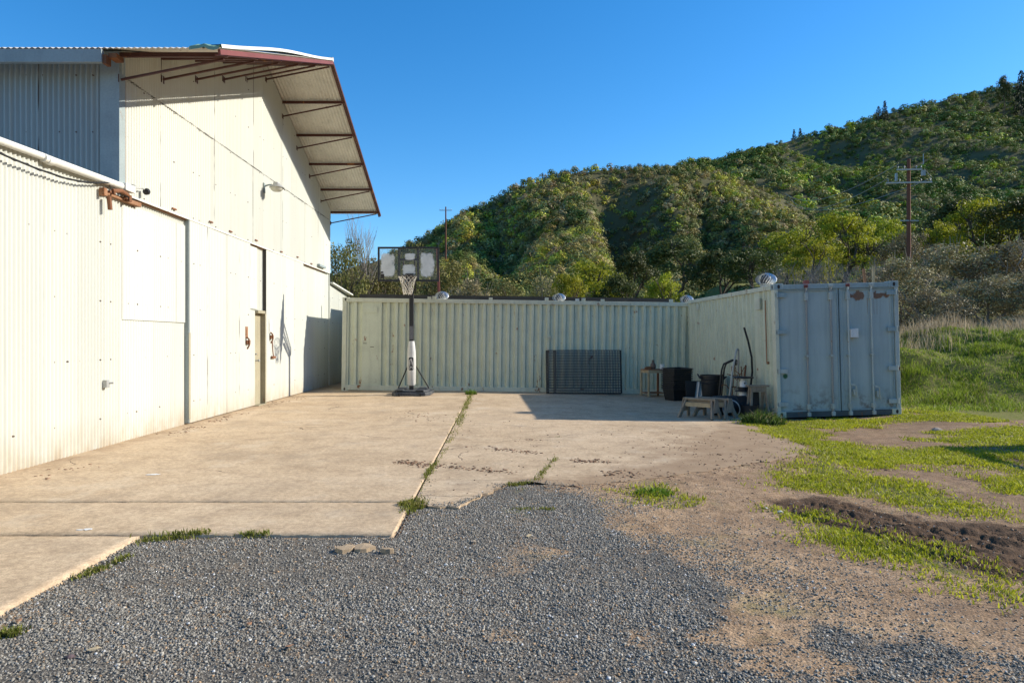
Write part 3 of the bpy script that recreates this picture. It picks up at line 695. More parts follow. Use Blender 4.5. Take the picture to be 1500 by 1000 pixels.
# near low shed
SL0 = (WX, 5, 0)
shed = thing('low_shed', 'low white corrugated shed joined to the barn in the left foreground', 'shed', SL0)
stop = lambda y: 3.50+.045*(y-7.2)/2
mb = MB(); corr(mb, 'y', 1.5, 9.49, K(-.02), stop, WX-.03, 1, amp=.0145, seed=12); corr(mb, 'y', 9.49, 11.46, K(-.02), K(3.36), WX-.045, 1, amp=.012, seed=13)
obj(mb, 'wall', m_clad_lo, shed, off=SL0, smooth=True)
mb = MB(); corr(mb, 'y', 9.56, 11.44, K(1.72), K(3.34), WX-.03, 1, amp=.010, seed=14); obj(mb, 'wall_patch', m_clad_lo, shed, off=SL0, smooth=True)
mb = MB(); corr(mb, 'x', -20, WX-.03, K(0), K(3.45), 1.5, -1, pitch=.15); obj(mb, 'end_wall', m_clad_lo, shed, off=SL0)
mb = MB(); mb.add([(-20,1.4,3.7),(WX+.02,1.4,stop(1.4)+.02),(WX+.02,9.36,stop(9.36)+.02),(-20,9.36,3.7),(-20,1.4,3.74),(WX+.02,1.4,stop(1.4)+.05),(WX+.02,9.36,stop(9.36)+.05),(-20,9.36,3.74)], [(0,3,2,1),(4,5,6,7),(0,1,5,4),(1,2,6,5),(2,3,7,6),(3,0,4,7)])
obj(mb, 'roof', m_galv, shed, off=SL0)
mb = MB(); mb.tube([(WX+.02, y, stop(y)+.03-.01*(y < 7.9)) for y in (1.5, 4, 6, 7.85)], .042, 10); mb.tube([(WX+.03, 7.8, stop(7.8)+.005), (WX+.03, 9.45, stop(9.45)+.0)], .05, 10); mb.tube([(WX+.03, 7.86, stop(7.86)), (WX+.03, 7.95, stop(7.9))], .056, 10)
obj(mb, 'eave_gutter', m_white, shed, off=SL0, smooth=True)
mb = MB(); mb.b2((WX-.03, 9.41, 3.50), (WX+.10, 9.66, 3.60)); obj(mb, 'gutter_end', m_white, shed, off=SL0, bevel=.008)
mb = MB(); mb.b2((WX-.02, 9.05, .80), (WX+.04, 9.12, .90)); mb.tube([(WX+.02, 9.10, .86), (WX+.08, 9.14, .86)], .014, 6); obj(mb, 'wall_tap', m_galv, shed, off=SL0, bevel=.004)
# far low shed
FS = (WX, 22.3, 0)
fshed = thing('low_shed', 'low white lean-to with sloping roof between barn and green container', 'shed', FS)
mb = MB(); corr(mb, 'y', 21.12, 23.5, K(0), lambda y: 3.10-.075*(y-21.12), WX-.02, 1, seed=15); corr(mb, 'x', -12, WX, K(0), K(2.9), 23.5, 1, pitch=.15)
obj(mb, 'wall', m_clad_lo, fshed, off=FS, smooth=True)
mb = MB(); mb.add([(-12,21.12,3.3),(WX+.10,21.12,3.16),(WX+.16,23.7,2.95),(-12,23.7,3.1),(-12,21.12,3.34),(WX+.10,21.12,3.20),(WX+.16,23.7,2.99),(-12,23.7,3.14)], [(0,3,2,1),(4,5,6,7),(0,1,5,4),(1,2,6,5),(2,3,7,6),(3,0,4,7)])
obj(mb, 'roof', m_white, fshed, off=FS)

# yard lamp on the gable
LL = (WX+.02, 15.15, 4.78)
lamp = thing('yard_lamp', 'grey dome yard lamp on a bent arm on the white gable wall', 'wall lamp', LL)
mb = MB(); mb.b2((-.01, -.05, -.12), (.02, .05, .14)); mb.tube([(0, 0, .05), (.10, 0, .09), (.2, 0, .10)], .022, 8); obj(mb, 'arm', m_grey_trim, lamp, smooth=True)
mb = MB(); mb.lathe([(.02, .16), (.08, .155), (.10, .10), (.17, .05), (.19, .02), (.175, .02), (.09, .08), (.02, .1)], (.33, 0, 0), 20); obj(mb, 'lamp_head', m_galv, lamp, smooth=True)
mb = MB(); mb.lathe([(.165, .03), (.15, -.03), (.10, -.075), (.01, -.09)], (.33, 0, 0), 20); obj(mb, 'lens', weathered('lamp_lens', (.55, .54, .46), 0, .2, .1, .2), lamp, smooth=True)
mb = MB(); mb.tube([(.49, 0, 0), (.53, 0, -.02), (.55, 0, -.05)], .012, 6); obj(mb, 'sensor_cap', m_darkgap, lamp)
lamp.scale = (.85, .85, .85)
# small spotlight at the corner
SLc = (WX+.03, 9.95, 3.62)
spot = thing('spotlight', 'small dark round spotlight above the rusty rail end', 'spotlight', SLc)
mb = MB(); mb.lathe([(.005, -.03), (.045, -.02), (.05, .02), (.03, .06), (.005, .065)], (.07, 0, -.03), 14, Matrix.Rotation(R(-70), 3, 'X')); obj(mb, 'lamp_head', m_black, spot, smooth=True)
mb = MB(); mb.tube([(0, -.22, -.02), (.05, -.1, .0), (.06, -.02, 0)], .01, 6); mb.b2((-.02, -.26, -.05), (.02, -.2, .02)); obj(mb, 'arm', m_galv, spot)
# cables
def cable(path, r, label, n=6, mat=None, cat='cable', name='cable', group=None):
    P = [Vector(p) for p in path]; L = P[0]
    mb = MB(); mb.tube([p-L for p in P], r, n); o = obj(mb, name, mat or m_cable, smooth=True, loc=L); return props(o, label, cat, group)
def sag(a, b, s, n=12):
    a, b = Vector(a), Vector(b); return [a.lerp(b, i/n)-Vector((0, 0, s*4*(i/n)*(1-i/n))) for i in range(n+1)]
CX = WX+.03
tw = [Vector((CX+.03, y, float(np.interp(y, [5.2,6.2,7.17,7.64,8.18,8.6,9.1], [3.52,3.42,3.37,3.355,3.365,3.415,3.53])))) for y in np.linspace(5.2, 9.1, 40)]
cable(tw, .012, 'black twisted power cable swagging along the low white shed')
mb_ = [p+Vector((.012*math.cos(i*1.7), 0, .014*math.sin(i*1.7))) for i, p in enumerate(tw)]
cable(mb_, .006, 'thin wire wound round the swagging black power cable')
cable([(CX, 9.1, 3.53), (CX+.02, 9.12, 3.47), (CX+.06, 9.3, 3.45), (CX+.06, 9.5, 3.40), (CX+.05, 9.65, 3.41)], .008, 'short black lead dropping to the rusty rail end')

# ------------------------------------------------------------------ basketball hoop
HL = Vector((-2.26, 17.5, ground_at(-2.26, 17.5)))
hoop = thing('basketball_hoop', 'portable basketball hoop with black base and clear backboard on the concrete', 'basketball hoop', HL)
mb = MB(); poly = [(-.36,-.42),(.40,-.42),(.50,-.20),(.52,.50),(.38,.72),(-.34,.72),(-.48,.45),(-.46,-.25)]
mb.prism([(p[0]*1.0, p[1]) for p in poly], (0,0,0), (1,0,0), (0,1,0), (0,0,.09)); mb.prism([(p[0]*.88, p[1]*.88+.02) for p in poly], (0,0,.09), (1,0,0), (0,1,0), (0,0,.045))
for a in (-.26, .26): mb.b2((a-.1, -.40, .135), (a+.1, -.14, .16)); mb.b2((a-.12, .15, .135), (a+.12, .55, .165))
hb = obj(mb, 'base', m_base, hoop, bevel=.018)
for a in (-.25, .28): obj(MB().lathe([(.005,-.02),(.05,-.02),(.05,.02),(.005,.02)], (a, -.45, .04), 14, Matrix.Rotation(R(90), 3, 'Y')), 'wheel', m_blackrub, hb)
obj(MB().b2((-.055,-.055,.13), (.055,.055,2.72)), 'pole', m_black, hoop, bevel=.012)
mb = MB(); mb.lathe([(.075,.24),(.105,.28),(.112,.75),(.108,1.1),(.085,1.30),(.07,1.38)], (0,0,0), 20); pad = obj(mb, 'pole_pad', m_pad, hoop, smooth=True)
# emblem: dark rounded shield with a pale player figure
def wrap(poly, rad, z0):                             # polygon laid round the pad's front
    return [(rad*math.sin(p[0]/.11), -rad*math.cos(p[0]/.11), z0+p[1]) for p in poly]
def rrect(w, h, r, n=5):
    out = []
    for cx, cy, a0 in ((w-r, h-r, 0), (-w+r, h-r, 90), (-w+r, -h+r, 180), (w-r, -h+r, 270)):
        out += [(cx+r*math.cos(R(a0+90*i/n)), cy+r*math.sin(R(a0+90*i/n))) for i in range(n+1)]
    return out
def decal(poly, rad, z0, name, mat):
    mb = MB(); n = len(poly); pts = wrap(poly, rad, z0)
    import bmesh
    bm = bmesh.new(); f = bm.faces.new([bm.verts.new(p) for p in pts]); bmesh.ops.triangulate(bm, faces=[f])
    mb.v = [tuple(v.co) for v in bm.verts]; bm.verts.index_update(); mb.f = [tuple(v.index for v in f.verts) for f in bm.faces]; bm.free()
    return obj(mb, name, mat, pad)
mb = MB(); ww, hh = .062, .165
nx_ = 8; vs = []
for i in range(nx_+1):
    x = -ww+2*ww*i/nx_; hq = hh-(.02 if i in (0, nx_) else .006 if i in (1, nx_-1) else 0)
    for z in (-hq, hq): vs.append((.1155*math.sin(x/.112), -.1155*math.cos(x/.112), .80+z))
mb.add(vs, [(2*i, 2*i+2, 2*i+3, 2*i+1) for i in range(nx_)])
obj(mb, 'emblem', m_black, pad)
fig = [(-.010,.130),(.014,.138),(.024,.112),(.012,.088),(.034,.060),(.046,.010),(.040,-.015),(.026,.020),(.012,.045),(.018,-.005),(.040,-.060),(.048,-.110),(.034,-.135),(.026,-.095),(.000,-.050),(-.016,-.085),(-.020,-.140),(-.042,-.140),(-.036,-.080),(-.022,-.010),(-.028,.035),(-.046,.075),(-.040,.098),(-.018,.080)]
decal(fig, .1185, .80, 'emblem_figure', m_pad)
mb = MB(); mb.b2((-.046,-.0585,1.42), (.046,-.0562,1.76)); obj(mb, 'pole_label', weathered('grey_label', (.16,.16,.17), 0, .6, .6, .4, scale=6), hoop)
for a in (-1, 1):
    mb = MB(); mb.tube([(a*.07, .02, .80), (a*.40, .42, .15)], .016, 8); obj(mb, 'brace_rod', m_black, hoop, smooth=True)
# arms to the board
mb = MB()
for a in (-.09, .09):
    mb.bar((a, .02, 2.60), (a*1.6, -.50, 3.02), .03, .05); mb.bar((a, .10, 2.72), (a*1.6, -.50, 3.36), .03, .05)
mb.bar((-.1, .10, 2.70), (.1, .10, 2.70), .05, .05); mb.bar((0, .02, 2.55), (0, -.42, 2.92), .05, .05)
obj(mb, 'lift_arm', m_black, hoop)
t = NT('dirty_clear_panel'); c = t.co(); g = t.n('ShaderNodeBsdfTransparent'); g.inputs[0].default_value = (.93, .94, .94, 1)
x, y, z = t.sep(c)
def blob(cx, cz, rx, rz_):
    a = t.math('DIVIDE', t.math('SUBTRACT', x, cx), rx); b = t.math('DIVIDE', t.math('SUBTRACT', z, cz), rz_)
    d2 = t.math('ADD', t.math('POWER', t.math('ABSOLUTE', a), 5.0), t.math('POWER', t.math('ABSOLUTE', b), 5.0))
    return t.ramp(t.math('ADD', d2, t.math('MULTIPLY', t.noise(c, 6, 6, .75), 1.3)), [(.75, 1), (1.75, 0)])
fm = t.math('MAXIMUM', t.math('MAXIMUM', blob(-.51, 3.26, .22, .37), blob(.47, 3.27, .22, .37)), t.math('MAXIMUM', blob(.02, 3.14, .20, .17), blob(.04, 3.47, .17, .10)))
fog = t.math('MULTIPLY', t.math('ADD', t.math('MULTIPLY', fm, .72), .06), t.ramp(t.noise(c, 5, 6, .65), [(.25, .7), (.7, 1)]))
lw = t.n('ShaderNodeLayerWeight'); lw.inputs[0].default_value = .5; fog = t.math('MAXIMUM', fog, t.math('MULTIPLY', t.math('POWER', lw.outputs['Facing'], 1.0), 1.0))
t.done((.78, .79, .78), .4, 0, .4)
mx = t.n('ShaderNodeMixShader'); t.l(fog, mx.inputs[0]); t.l(g.outputs[0], mx.inputs[1]); t.l(t.b.outputs[0], mx.inputs[2]); t.l(mx.outputs[0], t.out.inputs[0])
m_clear = t.m
BW, BZ0, BZ1, BY = .76, 2.85, 3.71, -.60
bd = obj(MB().b2((-BW+.03, BY-.006, BZ0+.03), (BW-.03, BY+.006, BZ1-.03)), 'backboard', m_clear, hoop)
mb = MB()
mb.b2((-BW, BY-.02, BZ1-.045), (BW, BY+.03, BZ1)); mb.b2((-BW, BY-.02, BZ0), (BW, BY+.03, BZ0+.05))
for a in (-1, 1): mb.b2((a*BW, BY-.018, BZ0+.05), (a*(BW-.045), BY+.028, BZ1-.045))
obj(mb, 'board_frame', m_black, bd, bevel=.006)
mb = MB()
for a in (-.235, .235): mb.b2((a-.028, BY+.008, BZ0+.05), (a+.028, BY+.05, BZ1-.045))
mb.b2((-.207, BY+.01, 3.37), (.207, BY+.045, 3.43)); obj(mb, 'board_support', m_black, bd)
mb = MB(); mb.b2((-.68, BY-.0085, 2.93), (-.60, BY-.0065, 3.04)); mb.b2((-.68, BY-.0085, 3.06), (-.62, BY-.0065, 3.10)); obj(mb, 'decal', m_darkgap, bd)
RC = Vector((.03, BY-.36, 2.95))
mb = MB(); rr = .228
mb.tube([RC+Vector((rr*math.cos(a), rr*math.sin(a), 0)) for a in [2*math.pi*i/28 for i in range(29)]], .009, 8, False); mb.b2((-.07, BY-.14, 2.93), (.13, BY-.02, 2.96)); mb.b2((-.07, BY-.03, 2.90), (.13, BY-.018, 3.05))
rim = obj(mb, 'rim', m_rim, hoop, smooth=True)
mb = MB(); nn = 12; rows = 7
def npt(i, j):
    f = j/rows; rad = rr*(1-.62*f**.75); a = 2*math.pi*(i+.5*(j % 2))/nn
    return RC+Vector((rad*math.cos(a)+.02*f*math.sin(3*a), rad*math.sin(a), -.44*f+.012*math.sin(i*5+j)))
for i in range(nn):
    for j in range(rows):
        mb.tube([npt(i, j), npt(i+(j % 2), j+1)], .0055, 4, False); mb.tube([npt(i, j), npt(i-1+(j % 2), j+1)], .0055, 4, False)
obj(mb, 'net', m_net, rim)

# ------------------------------------------------------------------ containers
CHt = 2.59
def ribs(L, pitch=.22, flats=()):
    """trapezoid profile along a side: list of (run, depth)"""
    out = []; a = .10
    while a < L-.10:
        fl = [f for f in flats if f[0] <= a < f[1]]
        if fl: out += [(a, .0), (fl[0][1], .0)]; a = fl[0][1]+.001; continue
        for da, d in ((0, .0), (.07, .0), (.100, .058), (.190, .058)):
            if a+da < L-.1: out.append((a+da, d))
        a += pitch
    return [(.0, .0)]+out+[(L, .0)]
def container(label, L, loc, rot, flats, group='shipping containers forming the yard corner'):
    """long side along local +X, facing -Y; 2.44 m deep"""
    root = thing('shipping_container', label, 'shipping container', loc, rot, group)
    return root
def casting(root, x, y, z, sx, sy, mat, holes):
    o = obj(MB().box((x, y, z), (sx, sy, .12)), 'corner_casting', mat, root, bevel=.008)
    for ax_, (dx, dz) in holes:
        M = Matrix.Rotation(R(90), 3, 'X') if ax_ == 'y' else Matrix.Rotation(R(90), 3, 'Y')
        mb = MB(); n = 14; pts = [(.026*math.cos(2*math.pi*i/n), .04*math.sin(2*math.pi*i/n)) for i in range(n)]
        if ax_ == 'y': mb.prism(pts, (x, y-sy/2-.002, z), (1,0,0), (0,0,1), (0,.004,0))
        else: mb.prism(pts, (x-sx/2-.002, y, z), (0,1,0), (0,0,1), (.004,0,0))
        obj(mb, 'hole_shade_disc', m_darkgap, o)  # hole is not cut: a flat near-black disc carries its inner shade
# back container
BC = (-4.385, 18.9, .005)
c1 = container('long pale green shipping container closing the back of the yard', 12.19, BC, (0, R(.8), 0), ())
def side_panel(prof, z0, z1, y, sgn=1, axis='x', off=0):
    mb = MB(); lo = []; hi = []
    for a, d in prof:
        p = (a, y+sgn*d) if axis == 'x' else (y+sgn*d, a)
        lo.append((p[0], p[1], z0)); hi.append((p[0], p[1], z1))
    return mb.strip(lo, hi)
Lc = 12.19
prof = ribs(Lc, .222, ((.50, 1.01),))
obj(side_panel(prof, .16, CHt-.11, .025), 'corrugated_side', m_cont, c1)
obj(MB().b2((0, 0, CHt-.12), (Lc, .06, CHt-.01)), 'top_rail', m_cont_rail, c1, bevel=.006)
obj(MB().b2((0, .0, .03), (Lc, .06, .17)), 'bottom_rail', m_cont_rail, c1, bevel=.006)
for x in (.06, Lc-.06): obj(MB().b2((x-.06, -.004, .12), (x+.06, .12, CHt-.12)), 'corner_post', m_cont_rail, c1, bevel=.006)
for x in (.085, Lc-.085):
    for z in (.06, CHt-.055): casting(c1, x, .078, z, .178, .165, m_cont_rail, (('y', (0, 0)),))
mb = MB(); mb.b2((.0, .06, CHt-.03), (Lc, 2.44, CHt-.015)); obj(mb, 'roof', m_cont_rail, c1)
mb = MB(); mb.b2((0, 2.40, .03), (Lc, 2.44, CHt-.03)); mb.b2((0, .12, .03), (.04, 2.4, CHt-.03)); mb.b2((Lc-.04, .12, .03), (Lc, 2.4, CHt-.03)); mb.b2((.04, .12, .08), (Lc-.04, 2.4, .12)); obj(mb, 'rear_panel', m_cont, c1)
obj(MB().b2((.56, .006, 2.18), (.97, .022, 2.34)), 'data_plate', m_cont, c1)
obj(MB().b2((.58, .016, 1.32), (.68, .0235, 1.335)), 'scratch_mark', m_darkgap, c1); obj(MB().b2((.78, .016, 1.22), (.88, .0235, 1.235)), 'scratch_mark', m_darkgap, c1)
for i, x in enumerate((2.35, 2.48, 4.05, 5.6, 6.45, 6.62, 7.15, 9.05)):
    obj(MB().b2((x, .0, CHt-.012), (x+.10, .05, CHt+.05+.02*(i % 2))), 'bracket', m_cont_rail if i != 4 else m_white, c1, bevel=.004)
obj(MB().b2((5.70, -.004, 1.52), (5.78, .03, 1.60)).b2((5.60, -.004, 1.55), (5.86, .02, 1.565)), 'vent_cover', m_cont_rail, c1)
# dark roofed store behind it
ST = (.6, 22.7, 0)
store = thing('storage_shed', 'low shed behind the pale green container, only its dark roof edge showing', 'shed', ST)
mb = MB(); x0, x1, y0, y1 = -4.35, 5.3, 21.5, 23.9
mb.b2((x0, y0, -.1), (x0+.06, y1, 2.68)); mb.b2((x1-.06, y0, -.1), (x1, y1, 2.56)); mb.b2((x0+.06, y0, -.1), (x1-.06, y0+.06, 2.56)); mb.b2((x0+.06, y1-.06, -.1), (x1-.06, y1, 2.56))
obj(mb, 'wall', m_cont, store, off=ST)
mb = MB(); mb.bar((x0-.05, (y0+y1)/2-.05, 2.79), (x1+.1, (y0+y1)/2-.05, 2.65), y1-y0+.1, .12); obj(mb, 'roof', m_darkgap, store, off=ST)
# blue-grey container
RCt = (5.375, 13.2, -.085)
c2 = container('blue grey shipping container with closed double doors facing the yard', 5.6, RCt, (0, R(-1.55), R(1.7)), ())
Wd, Ln = 2.44, 5.55
prof = ribs(Ln, .222, ((.62, .98),))
obj(side_panel(prof, .16, CHt-.08, .025, 1, 'y'), 'corrugated_side', m_cont, c2)
obj(side_panel(ribs(Ln, .222), .16, CHt-.08, Wd-.025, -1, 'y'), 'corrugated_side', m_cont, c2)
for x in (.03, Wd-.03):
    obj(MB().b2((x-.03, .1, CHt-.10), (x+.03, Ln, CHt-.01)), 'top_rail', m_cont_rail, c2, bevel=.005)
    obj(MB().b2((x-.03, .1, .03), (x+.03, Ln, .17)), 'bottom_rail', m_cont_rail, c2, bevel=.005)
obj(MB().b2((.06, .05, CHt-.03), (Wd-.06, Ln, CHt-.015)), 'roof', m_cont_rail, c2)
obj(MB().b2((.04, Ln-.04, .03), (Wd-.04, Ln, CHt-.03)).b2((.06, .1, .08), (Wd-.06, Ln-.05, .12)), 'rear_panel', m_cont, c2)
obj(MB().b2((0, 0, .1), (.075, .16, CHt-.1)), 'corner_post', m_cont_rail, c2, bevel=.008); obj(MB().b2((Wd-.075, 0, .1), (Wd, .16, CHt-.1)), 'corner_post', m_cont_rod, c2, bevel=.008)
for x in (.085, Wd-.085):
    for z in (.06, CHt-.055): casting(c2, x, .085, z, .178, .178, m_cont_door if z > 1 else m_cont_rail, (('y', (0,0)), ('x', (0,0))))
obj(MB().b2((.17, .015, CHt-.11), (Wd-.17, .10, CHt-.015)), 'door_header', m_cont_door, c2, bevel=.005)
obj(MB().b2((.17, .015, .0), (Wd-.17, .12, .10)), 'door_sill', weathered('dark_dirty_sill', (.10, .11, .11), .4, .6, .3, .8), c2, bevel=.005)
t = NT('container_door_paint'); c = t.co(); x, y, z = t.sep(c)
n1 = t.noise(c, 1.5, 7, .62); n2 = t.noise(t.map(c, (8, 8, .5)), 1.4, 6, .65); n3 = t.noise(c, 30, 4)
col = t.mix(t.ramp(n1, [(.35, 0), (.7, .8)]), (.43, .49, .465), (.36, .42, .40))
col = t.mix(t.math('MULTIPLY', t.ramp(n2, [(.45, 0), (.75, 1)]), .35), col, (.17, .21, .21))
low = t.math('SUBTRACT', 1, t.math('DIVIDE', z, .75), clamp=True)
col = t.mix(t.math('MULTIPLY', t.math('POWER', low, 1.3), t.ramp(t.noise(c, 5, 7, .7), [(.50, 0), (.62, .9)])), col, t.mix(n3, (.045, .035, .03), (.16, .075, .04)))
hi = t.ramp(z, [(0, 0), (1, 1)])
band = t.math('MULTIPLY', t.math('LESS_THAN', t.math('ABSOLUTE', t.math('SUBTRACT', z, 2.31)), .085), t.math('GREATER_THAN', x, 1.30))
pn = t.noise(c, 5.0, 9, .68); bz = t.math('ABSOLUTE', t.math('DIVIDE', t.math('SUBTRACT', z, 2.33), .16)); bx = t.math('MAXIMUM', t.math('SUBTRACT', 1, t.math('ABSOLUTE', t.math('DIVIDE', t.math('SUBTRACT', x, 1.64), .20))), t.math('SUBTRACT', 1, t.math('ABSOLUTE', t.math('DIVIDE', t.math('SUBTRACT', x, 2.12), .22))))
band = t.math('MULTIPLY', t.math('SUBTRACT', 1, bz, clamp=True), t.ramp(bx, [(0, 0), (.3, 1)]))
col = t.mix(t.ramp(t.math('ADD', pn, t.math('MULTIPLY', t.math('SUBTRACT', band, .6), .55)), [(.48, 0), (.56, .9)]), col, t.mix(n3, (.10, .04, .02), (.30, .13, .055)))
run = t.math('MULTIPLY', t.math('MULTIPLY', t.math('LESS_THAN', t.math('ABSOLUTE', t.math('SUBTRACT', z, 2.12)), .16), t.math('GREATER_THAN', x, 1.75)), t.ramp(t.noise(t.map(c, (20, 20, .3)), 1, 3), [(.57, 0), (.66, .75)]))
col = t.mix(run, col, (.24, .11, .05))
sx = t.math('MULTIPLY', t.math('SUBTRACT', x, .20), 1); sz = t.math('SUBTRACT', z, .80)
dd = t.math('SQRT', t.math('ADD', t.math('MULTIPLY', sx, sx), t.math('MULTIPLY', sz, sz)))
col = t.mix(t.ramp(t.math('ADD', dd, t.math('MULTIPLY', t.math('SUBTRACT', n3, .5), .03)), [(.035, .95), (.06, 0)]), col, (.01, .09, .03))
scr = t.ramp(t.noise(t.map(c, (3, 3, 30)), 1.5, 4), [(.70, 0), (.72, .7)])
col = t.mix(t.math('MULTIPLY', scr, low), col, (.07, .06, .055))
t.bump(t.noise(c, 3, 4), .25, .02)
m_cdoor = t.done(col, .5, 0, .35)
xm = 1.275
for (a, b, rx) in ((.085, xm-.012, (.62, 1.10)), (xm+.012, Wd-.085, (1.44, 1.90))):
    mb = MB(); nseg = 36; lo, hi, = [], []
    for i in range(nseg+1):                            # slightly dished sheet
        xx = a+(b-a)*i/nseg; d = .05+(.010 if .06 < xx-a and .06 < b-xx else 0)+.003*math.sin(xx*9)
        lo.append((xx, d, .115)); hi.append((xx, d, CHt-.125))
    mb.strip(lo, hi); mb.b2((a, .075, .115), (b, .10, CHt-.125))
    dr = obj(mb, 'container_door', m_cdoor, c2)
    dr['label'] = 'left door leaf with green paint blot' if a < 1 else 'right door leaf with rust patches along its top and a white box'
    g = MB(); g.b2((a, .035, .105), (a+.03, .06, CHt-.115)); g.b2((b-.03, .035, .105), (b, .06, CHt-.115)); g.b2((a+.03, .035, .105), (b-.03, .062, .135)); g.b2((a+.03, .035, CHt-.145), (b-.03, .062, CHt-.115))
    obj(g, 'door_seal', m_cont_door, dr)
    for k, x in enumerate(rx):
        mb = MB(); mb.tube([(x, .0, .03), (x, .0, CHt-.03)], .019, 10)
        rod = obj(mb, 'lock_rod', m_rodrust if x < 1.2 else m_cont_rod, dr, smooth=True)
        for z, hh_, mt in ((.015, .08, m_cont_rod), (.15, .10, m_cont_rod), (1.16, .045, m_cont_rod), (CHt-.33, .15, m_cont_rod), (CHt-.085, .06, m_redtrim if k == 0 else m_cont_rod)):
            obj(MB().b2((x-.032, -.028, z), (x+.032, .045, z+hh_)), 'rod_bracket', mt, dr, bevel=.006)
        mb = MB(); s = 1 if k == 0 else 1
        mb.bar((x, -.03, .62-.05*k), (x+.10, -.03, .60-.05*k), .02, .045); mb.bar((x+.10, -.03, .60-.05*k), (x+.12, -.03, .36-.05*k), .02, .035, (0,1,0)); mb.b2((x+.06, -.02, .40-.05*k), (x+.14, .045, .52-.05*k))
        if x > 1.3: obj(mb, 'lock_handle', m_cont_rod, dr, bevel=.003)
    hx = a-.03 if a < 1 else b+.03
    for z in (.22, .86, 1.62, 2.33):
        mb = MB(); mb.b2((hx-.05 if a < 1 else hx-.17, .0, z), (hx+.17 if a < 1 else hx+.05, .034, z+.085)); mb.tube([(hx, .0, z-.01), (hx, .0, z+.095)], .018, 8)
        obj(mb, 'hinge', m_cont_door if z > 1 else m_cont_rod, dr, bevel=.004)
    if a > 1:
        mb = MB(); mb.b2((1.46, -.05, 1.52), (1.60, .03, 1.69)); mb.b2((1.585, -.055, 1.515), (1.605, .03, 1.695)); obj(mb, 'lock_box', m_white_plastic, dr, bevel=.006)
obj(MB().b2((-.010, .70, 2.13), (.02, .92, 2.36)), 'vent_cover', m_cont_rail, c2, bevel=.004)
obj(MB().b2((-.012, 4.55, 2.28), (.02, 4.75, 2.42)), 'vent_cover', m_cont_rail, c2, bevel=.004)
obj(MB().tube([(-.004, .42, 1.05), (-.004, .42, 2.30)], .012, 6).b2((-.02, .36, 1.03), (.02, .40, 1.08)), 'rusty_conduit', m_rustlt, c2)

def c2w(p): return (Matrix.Translation(RCt) @ Euler((0, R(-1.55), R(1.7))).to_matrix().to_4x4()) @ Vector(p)
def c1w(p): return (Matrix.Translation(BC) @ Euler((0, R(.8), 0)).to_matrix().to_4x4()) @ Vector(p)
# turbine vents
def vent(loc, s, label, first=[None]):
    if first[0] is None:
        v = thing('turbine_vent', label, 'roof vent', loc, group='silver turbine vents on the containers')
        obj(MB().lathe([(.13, 0), (.13, .08), (.15, .10), (.15, .12)], (0,0,0), 20), 'collar', m_galv, v, smooth=True)
        mb = MB(); n = 20
        for k in range(n):
            a0 = 2*math.pi*k/n; rows_ = []
            for i in range(9):
                f = i/8; rad = float(np.interp(f, [0,.2,.45,.7,.88,1], [.15,.20,.215,.185,.12,.05]))
                z = .12+.25*f; tw_ = a0+f*.75
                rows_.append(((rad*math.cos(tw_), rad*math.sin(tw_), z), ((rad+.034)*math.cos(tw_+.13), (rad+.034)*math.sin(tw_+.13), z)))
            mb.strip([r[0] for r in rows_], [r[1] for r in rows_])
        obj(mb, 'turbine_head', m_silver, v, smooth=True)
        obj(MB().lathe([(.12, .12), (.13, .22), (.09, .32), (.02, .34)], (0,0,0), 16), 'inner_drum', m_base, v, smooth=True)
        obj(MB().lathe([(.05, .345), (.065, .36), (.02, .375), (.005, .376)], (0,0,0), 16), 'cap', m_silver, v, smooth=True)
        first[0] = v; v.scale = (s,)*3; return v
    return copy_tree(first[0], loc, rot=(0, 0, random.random()*3), scale=(s,)*3, label=label)
vent(c1w((2.62, 1.5, CHt-.016)), .85, 'silver turbine vent behind the basketball backboard post')
vent(c1w((6.12, 1.5, CHt-.016)), .82, 'silver turbine vent above the middle of the pale green container')
vent(c1w((9.93, 1.5, CHt-.016)), .82, 'silver turbine vent near the right end of the green container roof')
vent(c2w((.33, 1.15, CHt-.016)), .88, 'big silver turbine vent on the blue grey container roof')
# rusty posts
def post(p0, p1, r, label, mat=None):
    mb = MB(); L = Vector(p0); mb.bar((0,0,0), Vector(p1)-L, r*2, r*2); o = obj(mb, 'steel_post', mat or m_rust, loc=L, bevel=.004)
    return props(o, label, 'post')
p = c1w((2.50, 2.0, CHt-.016)); post(p, (p.x-.06, p.y, W(642, 362, p.y).z), .035, 'tall rusty post standing behind the basketball backboard', m_redtrim)
p = c2w((1.40, 1.6, CHt-.016)); post(p, (p.x, p.y, p.z+.19), .05, 'short red post on the blue container roof', m_redtrim)
p = c2w((2.36, 1.0, CHt-.016)); post(p, (p.x-.03, p.y, p.z+.36), .022, 'left of two thin posts at the blue container roof corner', m_rustlt)
p = c2w((2.42, .8, CHt-.016)); post(p, (p.x, p.y, p.z+.36), .022, 'right of two thin posts at the blue container roof corner', m_woodtan)

# ------------------------------------------------------------------ things stored by the containers
def at(X, Y): return Vector((X, Y, ground_at(X, Y)))
